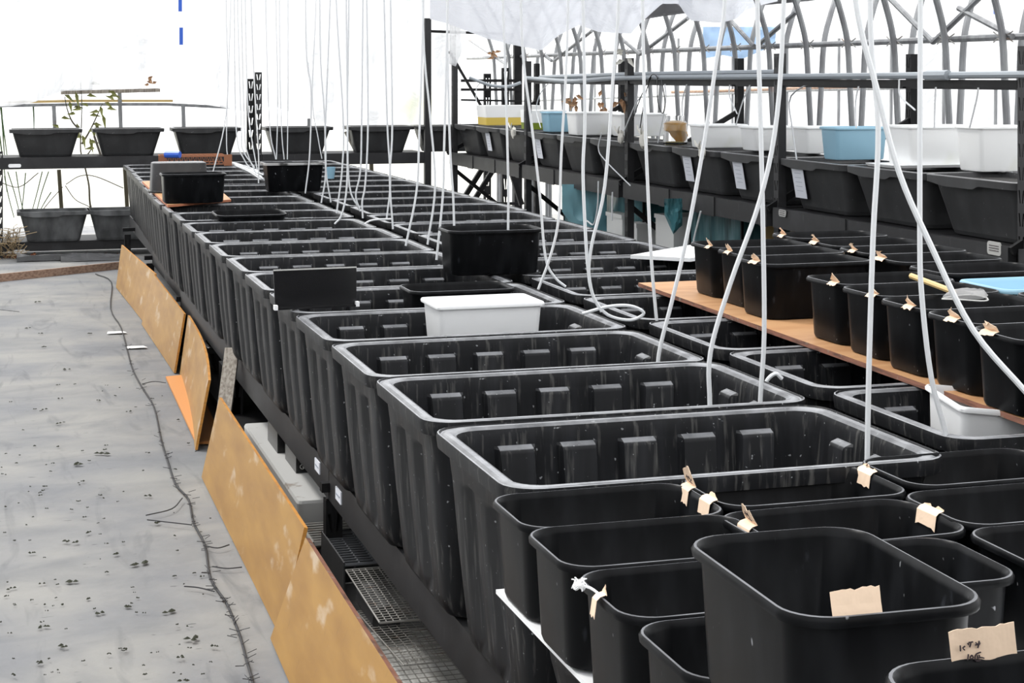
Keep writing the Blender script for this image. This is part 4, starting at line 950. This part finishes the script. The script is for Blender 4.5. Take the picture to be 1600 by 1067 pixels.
mb = MB(); mb.b2((XR+.72, 9.9, .15), (XR+.82, 14.3, .80)); mb.build('partition', 'teal_glass', label='dark teal panel closing the back of the right rack bays', cat='panel')
# dark sheets beyond the far corner so that the tubs end against clutter
mb = MB(); mb.b2((3.3, 16.2, .151), (3.9, 16.5, .4)); mb.build('box', 'flat_black', label='black box under the corner of the far rack behind the right row', cat='box')

# ------------------------------------------------------------ plants at the far left
sap = thing('sapling', 'thin sapling with drooping green leaves behind the far left rack', 'plant', (D(128, 420, 17.3).x, D(128, 420, 17.3).y, 0))
random.seed(21)
DS = 17.45
def dp(x, y, d=DS): return D(x, y, d)
e = MB()
for pts in ([(150, 345), (141, 320), (139, 290), (133, 262), (126, 235), (127, 200), (128, 165), (126, 130)], [(128, 225), (140, 205), (152, 180), (160, 162)], [(127, 205), (113, 190), (105, 170), (101, 150)], [(131, 250), (145, 230)]):
    e.tube([dp(*p_) for p_ in pts], .012, 5, smooth=4, r2=.004)
part(sap, e, 'trunk', 'stem', smooth=True)
lf = [(140, 131, 1), (100, 148, 0), (117, 143, 2), (135, 150, 1), (138, 167, -1), (127, 171, 3), (108, 158, 2), (95, 185, 1), (118, 178, 3), (140, 181, 1), (150, 190, 2), (165, 170, 1), (163, 160, 0), (172, 150, 1), (178, 157, -1), (165, 200, 0),
      (137, 205, 1), (128, 210, 2), (92, 200, -1), (145, 200, 2), (152, 205, 0), (120, 192, 2), (170, 142, 0), (140, 215, 2), (155, 175, 3), (145, 195, 1), (130, 215, 3), (148, 232, 3), (138, 222, 1), (115, 168, 1), (155, 165, 2), (160, 178, 2)]
def leaf(mb, p_, a, L_, W_, droop=.3):
    u = Vector((math.cos(a)*ct, -math.cos(a)*st, math.sin(a))); n_ = Vector((st, ct, 0)); v = u.cross(n_)
    tips = [p_, p_+u*L_*.35+v*W_+n_*.01, p_+u*L_-V(0, 0, droop*L_), p_+u*L_*.35-v*W_+n_*.01, p_+u*L_*.4+n_*.02]
    mb.add(tips, [(0, 1, 4), (1, 2, 4), (2, 3, 4), (3, 0, 4)])
for x, y, k in lf:
    e = MB(); leaf(e, dp(x, y)+V(0, random.uniform(-.15, .1), 0), (-.4, .2, -1.3, 2.9, 2.4)[k], random.uniform(.10, .15), .020); part(sap, e, 'leaf', 'leaf')
reed = thing('reeds', 'tall green reeds at the far left edge behind the planters', 'plant', (dp(20, 400).x, dp(20, 400).y, 0))
for (x0, y0, x1, y1) in ((0, 160, 12, 250), (2, 168, 8, 260), (-5, 180, 11, 300), (12, 268, 30, 330), (7, 275, 22, 340), (52, 164, 53, 205), (40, 270, 33, 340), (66, 268, 50, 330), (76, 268, 56, 335), (25, 268, 40, 345), (80, 300, 62, 330)):
    e = MB(); e.tube([dp(x0, y0), dp((x0+x1)/2+random.uniform(-2, 2), (y0+y1)/2), dp(x1, y1)], .013 if y0 < 200 else .008, 4, smooth=3, r2=.006); part(reed, e, 'reed_stem', 'green_stem')
e = MB()
for pts in ([(0, 285), (30, 292), (60, 270)], [(102, 290), (118, 312), (142, 325), (155, 345)], [(103, 288), (125, 275), (150, 276), (193, 294)], [(98, 292), (80, 312), (65, 330)]): e.tube([dp(*p_) for p_ in pts], .006, 4, smooth=5)
e.build('dry_twigs', 'stem', kind='stuff', label='thin dry twigs tangled behind the lower far shelf', cat='twigs')
e = MB(); random.seed(9)
for k in range(90):
    x = random.uniform(2, 30); y = random.uniform(372, 422); a_ = D(x, y, 15.9); an = random.uniform(.8, 2.4); L_ = random.uniform(.08, .26)
    e.tube([a_, a_+Vector((math.cos(an)*L_*.5, -.05, math.sin(an)*L_*.5)), a_+Vector((math.cos(an)*L_+random.uniform(-.1, .1), -.05, math.sin(an)*L_*.6))], .0035, 3)
e.build('dry_grass', 'straw', kind='stuff', label='bundle of dry straw-coloured grass at the far left corner', cat='grass')
e = MB()
for k in range(120):
    x = random.choice((random.uniform(28, 55), random.uniform(165, 185), random.uniform(0, 30))); a_ = D(x, random.uniform(398, 415), 15.95); leaf(e, a_, random.uniform(0, 6.2), random.uniform(.03, .06), .02)
e.build('dead_leaves', 'rust', kind='stuff', label='curled brown dead leaves under the far left shelf', cat='leaves')
for i, (x, y) in enumerate(((82, 408), (150, 409))):
    c_ = D(x, y, 15.8); e = MB(); R_ = []
    for j in range(6):
        R_.append([c_+Vector((.32*(j/5-.5)*2, .12*math.cos(a), .05*math.sin(a)+.02))*(1) +V(0, 0, .03*noise.noise(Vector((j, a, i)))) for a in [k*math.pi/4 for k in range(8)]])
    e.rings(R_); e.build('folded_sheet', 'planter_plastic', smooth=True, label=('crumpled grey plastic sheet' if i == 0 else 'crumpled dark plastic sheet')+' under the lower far shelf', cat='plastic sheet')
# withered leaves caught in the frame
for i, (x, y, d_, n_) in enumerate(((235, 126, 17.35, 5), (770, 85, 17.2, 6), (895, 158, 14.6, 8), (893, 165, 14.6, 5), (975, 85, 12.1, 5), (973, 160, 12.2, 5), (940, 160, 14.2, 5))):
    e = MB(); c_ = D(x, y, d_)
    for k in range(n_): leaf(e, c_+V(random.uniform(-.03, .03), 0, random.uniform(-.05, .05)), random.uniform(0, 6.2), random.uniform(.04, .09), .018)
    e.build('withered_leaves', 'dry_leaf' if i not in (4,) else 'cloth', label='small clump of withered leaves, %s from the left of those caught in the frame' % ORD[(0, 1, 2, 3, 6, 5, 4)[i]], cat='leaves')

# ------------------------------------------------------------ white air tubes
TUBES = [
 # (picture points, z of the hanging end, radius, label)
 ([(353, -5), (356, 130), (350, 200), (333, 268)], .9, .0045, 'leftmost thin white air tube hanging over the far left row'),
 ([(361, -5), (354, 205), (357, 252)], .9, .0045, 'thin white air tube, second from the left over the far rows'),
 ([(366, -5), (369, 200), (382, 250), (400, 270)], .9, .0045, 'thin white air tube curling right into the far bundle'),
 ([(371, -5), (377, 200), (380, 235), (398, 262)], .9, .0045, 'thin white air tube in the far bundle, second from its left'),
 ([(377, -5), (382, 200), (387, 240), (402, 275)], .9, .0045, 'thin white air tube in the far bundle left of the twin slotted posts'),
 ([(383, -5), (387, 160), (393, 215), (402, 266)], .9, .0045, 'thin white air tube crossing the left one of the twin slotted posts'),
 ([(392, -5), (399, 160), (404, 240), (404, 286)], .9, .0045, 'thin white air tube between the twin slotted posts'),
 ([(415, -5), (421, 190), (431, 249)], .918, .0045, 'thin white air tube just right of the twin slotted posts'),
 ([(431, -5), (434, 150), (432, 249)], .918, .0045, 'thin straight white air tube ending at the chalky-rimmed bin, left one'),
 ([(437, 60), (440, 200), (444, 249)], .918, .0045, 'thin white air tube ending at the chalky-rimmed bin, middle one'),
 ([(450, -5), (450, 150), (449, 249)], .918, .0045, 'thin white air tube ending at the chalky-rimmed bin, right one'),
 ([(478, 60), (486, 140), (484, 240), (477, 302)], .9, .0045, 'white air tube hanging before the right end of the chalky-rimmed bin'),
 ([(494, -5), (488, 150), (497, 215), (503, 248)], .9, .0045, 'white air tube touching the far right row behind the chalky-rimmed bin'),
 ([(500, 60), (507, 180), (509, 270), (502, 317)], .9, .0045, 'white air tube just right of the chalky-rimmed bin, leaning left at its end'),
 ([(516, -5), (509, 180), (509, 262), (517, 316)], .9, .0045, 'white air tube just right of the chalky-rimmed bin, leaning right at its end'),
 ([(525, -5), (536, 180), (535, 260), (526, 333)], .9, .0045, 'white air tube over the row gap, third from the blue cup'),
 ([(541, -5), (543, 200), (542, 290), (534, 335), (523, 350)], .9, .0048, 'white air tube ending on the row gap beyond the sunk grey bin'),
 ([(545, -5), (543, 180), (546, 290), (563, 329)], .9, .0048, 'white air tube swinging right over the row gap from the close pair'),
 ([(567, -5), (565, 200), (563, 268), (556, 305), (563, 330)], .9, .0048, 'kinked white air tube bulging left before it meets its neighbour'),
 ([(573, -5), (575, 190), (571, 285), (566, 315), (567, 341)], .9, .0048, 'straight white air tube right of the kinked one'),
 ([(600, -5), (605, 190), (610, 283), (604, 343)], .9, .0048, 'left one of the pair of white air tubes crossing near the far right row'),
 ([(610, -5), (613, 195), (609, 278), (614, 358)], .9, .0048, 'right one of the pair of white air tubes crossing near the far right row'),
 ([(662, -5), (655, 215), (651, 298), (634, 384)], .9, .005, 'white air tube sweeping left to the sixth tub gap'),
 ([(661, 40), (672, 180), (680, 290), (668, 382)], .9, .005, 'white air tube with a bend right left of the tall corner post'),
 ([(700, -5), (694, 230), (692, 305), (682, 406)], .9, .005, 'white air tube running straight down past the tall corner post, left one'),
 ([(699, 40), (703, 225), (708, 305), (710, 366)], 1.0, .005, 'white air tube running down past the tall corner post into the black bin'),
 ([(786, -5), (790, 120), (794, 280), (794, 360)], 1.07, .005, 'white air tube dropping straight into the black bin between the rows'),
 ([(814, -5), (818, 95), (830, 190), (843, 300), (852, 400), (866, 432), (884, 448)], .9, .005, 'white air tube curving right of the black bin and crossing its neighbour'),
 ([(888, -5), (884, 120), (877, 240), (873, 340), (860, 400), (841, 452)], .9, .005, 'white air tube curving left behind the black bin'),
 ([(911, -5), (914, 180), (911, 262), (914, 350), (919, 420), (928, 465), (950, 492), (985, 500), (1006, 489), (985, 478), (950, 479), (910, 490)], .9, .0055, 'white air tube looping over the rims beside the white tray'),
 ([(967, -5), (958, 120), (945, 290), (925, 380), (920, 425), (926, 460), (940, 487)], .9, .0055, 'white air tube joining the loop beside the white tray'),
 ([(1004, -5), (1007, 160), (1012, 290), (1018, 410), (1027, 512)], .9, .0055, 'straight white air tube between the loop and the plywood sheet'),
 ([(1133, -5), (1120, 90), (1098, 235), (1072, 375), (1050, 470), (1029, 556)], .88, .006, 'white air tube slanting left across the corner of the plywood sheet'),
 ([(1225, -5), (1214, 180), (1188, 310), (1142, 440), (1110, 550), (1109, 630)], .88, .006, 'thick white air tube slanting left into the second front tub'),
 ([(1183, -5), (1188, 180), (1192, 350), (1194, 520), (1188, 624)], .88, .006, 'thick white air tube hanging straight into the right corner of the second front tub'),
 ([(1360, 40), (1372, 200), (1364, 370), (1358, 560), (1355, 710)], .88, .006, 'thick white air tube hanging into the right end of the front tub'),
 ([(1438, -5), (1437, 350), (1440, 460), (1455, 590), (1480, 692)], .88, .006, 'thick white air tube hanging onto the white tray at the right'),
 ([(1336, -5), (1370, 140), (1405, 270), (1455, 385), (1520, 515), (1605, 615)], 1.12, .0055, 'white air tube slanting right over the bins on the plywood sheet'),
 ([(1372, -5), (1374, 140), (1372, 240)], 1.3, .006, 'short upper length of white air tube beside the slanting one'),
]
TUBES.pop()
for pts, z, r, lab in TUBES:
    d_ = (CH-z)*F/(pts[-1][1]-120)
    if 'loop' in lab: d_ = (CH-.915)*F/(492-120)
    P_ = [D(x, y, d_) for x, y in pts]
    if z < .9: P_.append(P_[-1]+V(0, .0, -.12))
    top = D(pts[0][0]-(pts[1][0]-pts[0][0])*.6, -260, d_)
    if pts[0][1] > 0: top = D(pts[0][0], -260, d_)
    # thicker tubes nearer the camera keep their real 9-12 mm bore
    e = MB(); e.tube([top]+P_, r*1.02 if d_ < 7 else max(r, .0052), 7, smooth=5)
    base = Vector((P_[0].x, P_[0].y, 0)); e.v = [tuple(Vector(v)-base) for v in e.v]
    e.build('air_tube', 'tube_white', smooth=True, loc=base, label=lab, cat='tube', group='white air tubes')
e = MB(); d_ = .81*F/(600-120); e.tube([D(1186, 640, d_), D(1190, 618, d_), D(1199, 594, d_), (D(1212, 584, d_)), D(1222, 592, d_)], .0055, 7, smooth=5)
e.build('air_tube', 'tube_white', smooth=True, label='short arched piece of white air tube over the right corner of the second front tub', cat='tube', group='white air tubes')
e = MB(); d_ = .79*F/(345-120); e.tube([D(612, 342, d_), D(578, 345, d_), D(560, 360, d_), D(548, 366, d_)], .0055, 6, smooth=5)
e.build('air_tube', 'tube_white', smooth=True, label='short white air tube lying over the row gap near the sunk grey bin', cat='tube', group='white air tubes')
e = MB(); d_ = 7.5; e.tube([D(708, 413, d_), D(700, 420, d_), D(692, 432, d_)], .0055, 6, smooth=5)
e.build('air_tube', 'tube_white', smooth=True, label='short white air tube end left of the black bin between the rows', cat='tube', group='white air tubes')
# bundle of tube ends lying on the far rims
e = MB(); random.seed(2)
for k in range(9):
    a_, b_ = (355+k*2, 251+k*1.2), (402+random.uniform(-8, 10), 268+random.uniform(-3, 12)); d_ = 13.2
    e.tube([atz(*a_, .91), atz((a_[0]+b_[0])/2, (a_[1]+b_[1])/2-2, .925), atz(*b_, .91)], .0055, 5, smooth=3)
e.build('tube_bundle', 'tube_white', smooth=True, kind='stuff', label='bundle of white air tube ends lying across the far tub rims', cat='tubes')
# thin tubes dropping from the grey pipe into the planters
for i, (pts, dx) in enumerate((([(863, 124), (845, 145), (838, 170), (845, 200)], .05), ([(752, 128), (744, 140), (745, 170)], .1), ([(940, 208), (935, 232), (945, 250), (985, 290)], -.04), ([(975, 205), (992, 165), (1002, 150)], -.03),
      ([(1038, 125), (1040, 160), (1028, 223)], .15), ([(1075, 125), (1066, 160), (1068, 200)], .3), ([(1141, 125), (1140, 150), (1152, 178)], .1), ([(1175, 125), (1160, 160), (1150, 195)], .3),
      ([(1284, 122), (1232, 140), (1245, 250)], .1), ([(1344, 123), (1337, 160), (1338, 200)], .2), ([(1405, 125), (1407, 150), (1430, 172)], -.04), ([(1463, 125), (1461, 160), (1460, 200)], .1), ([(1529, 125), (1527, 150), (1515, 200)], .1))):
    if i in (8,): pts = [(1284, 122), (1236, 150), (1238, 200), (1246, 258)]
    e = MB(); e.tube([atX(x, y, XR+dx) for x, y in pts], .0045, 5, smooth=4)
    e.build('dropper_tube', 'tube_white', smooth=True, label='thin white dropper tube, %s from the left along the grey pipe' % ORD[(1, 0, 2, 3, 4, 5, 6, 7, 8, 9, 10, 11, 12)[i]], cat='tube', group='dropper tubes')
e = MB()
for pts in ([(988, 188), (1002, 150), (1015, 122), (1022, 116), (1028, 122)], [(1000, 200), (1008, 150), (1017, 120)], [(1027, 122), (1028, 160), (1035, 177), (1039, 160), (1034, 125)]): e.tube([atX(x, y, XR-.03) for x, y in pts], .004, 5, smooth=5)
e.build('black_cable', 'black', smooth=True, label='thin black cable looped over the grey pipe left of the jar', cat='cable')
# grey tubes in front of the rack underside
for i, pts in enumerate(([(935, 283), (934, 320), (928, 350), (917, 345)], [(1095, 330), (1085, 370), (1084, 378)], [(957, 300), (956, 345)])):
    e = MB(); e.tube([atX(x, y, XR-.08) for x, y in pts], .006, 5, smooth=4)
    e.build('dropper_tube', 'tube_white', smooth=True, label='thin tube hanging before the underside of the right rack, %s from the left' % ORD[(0, 2, 1)[i]], cat='tube')
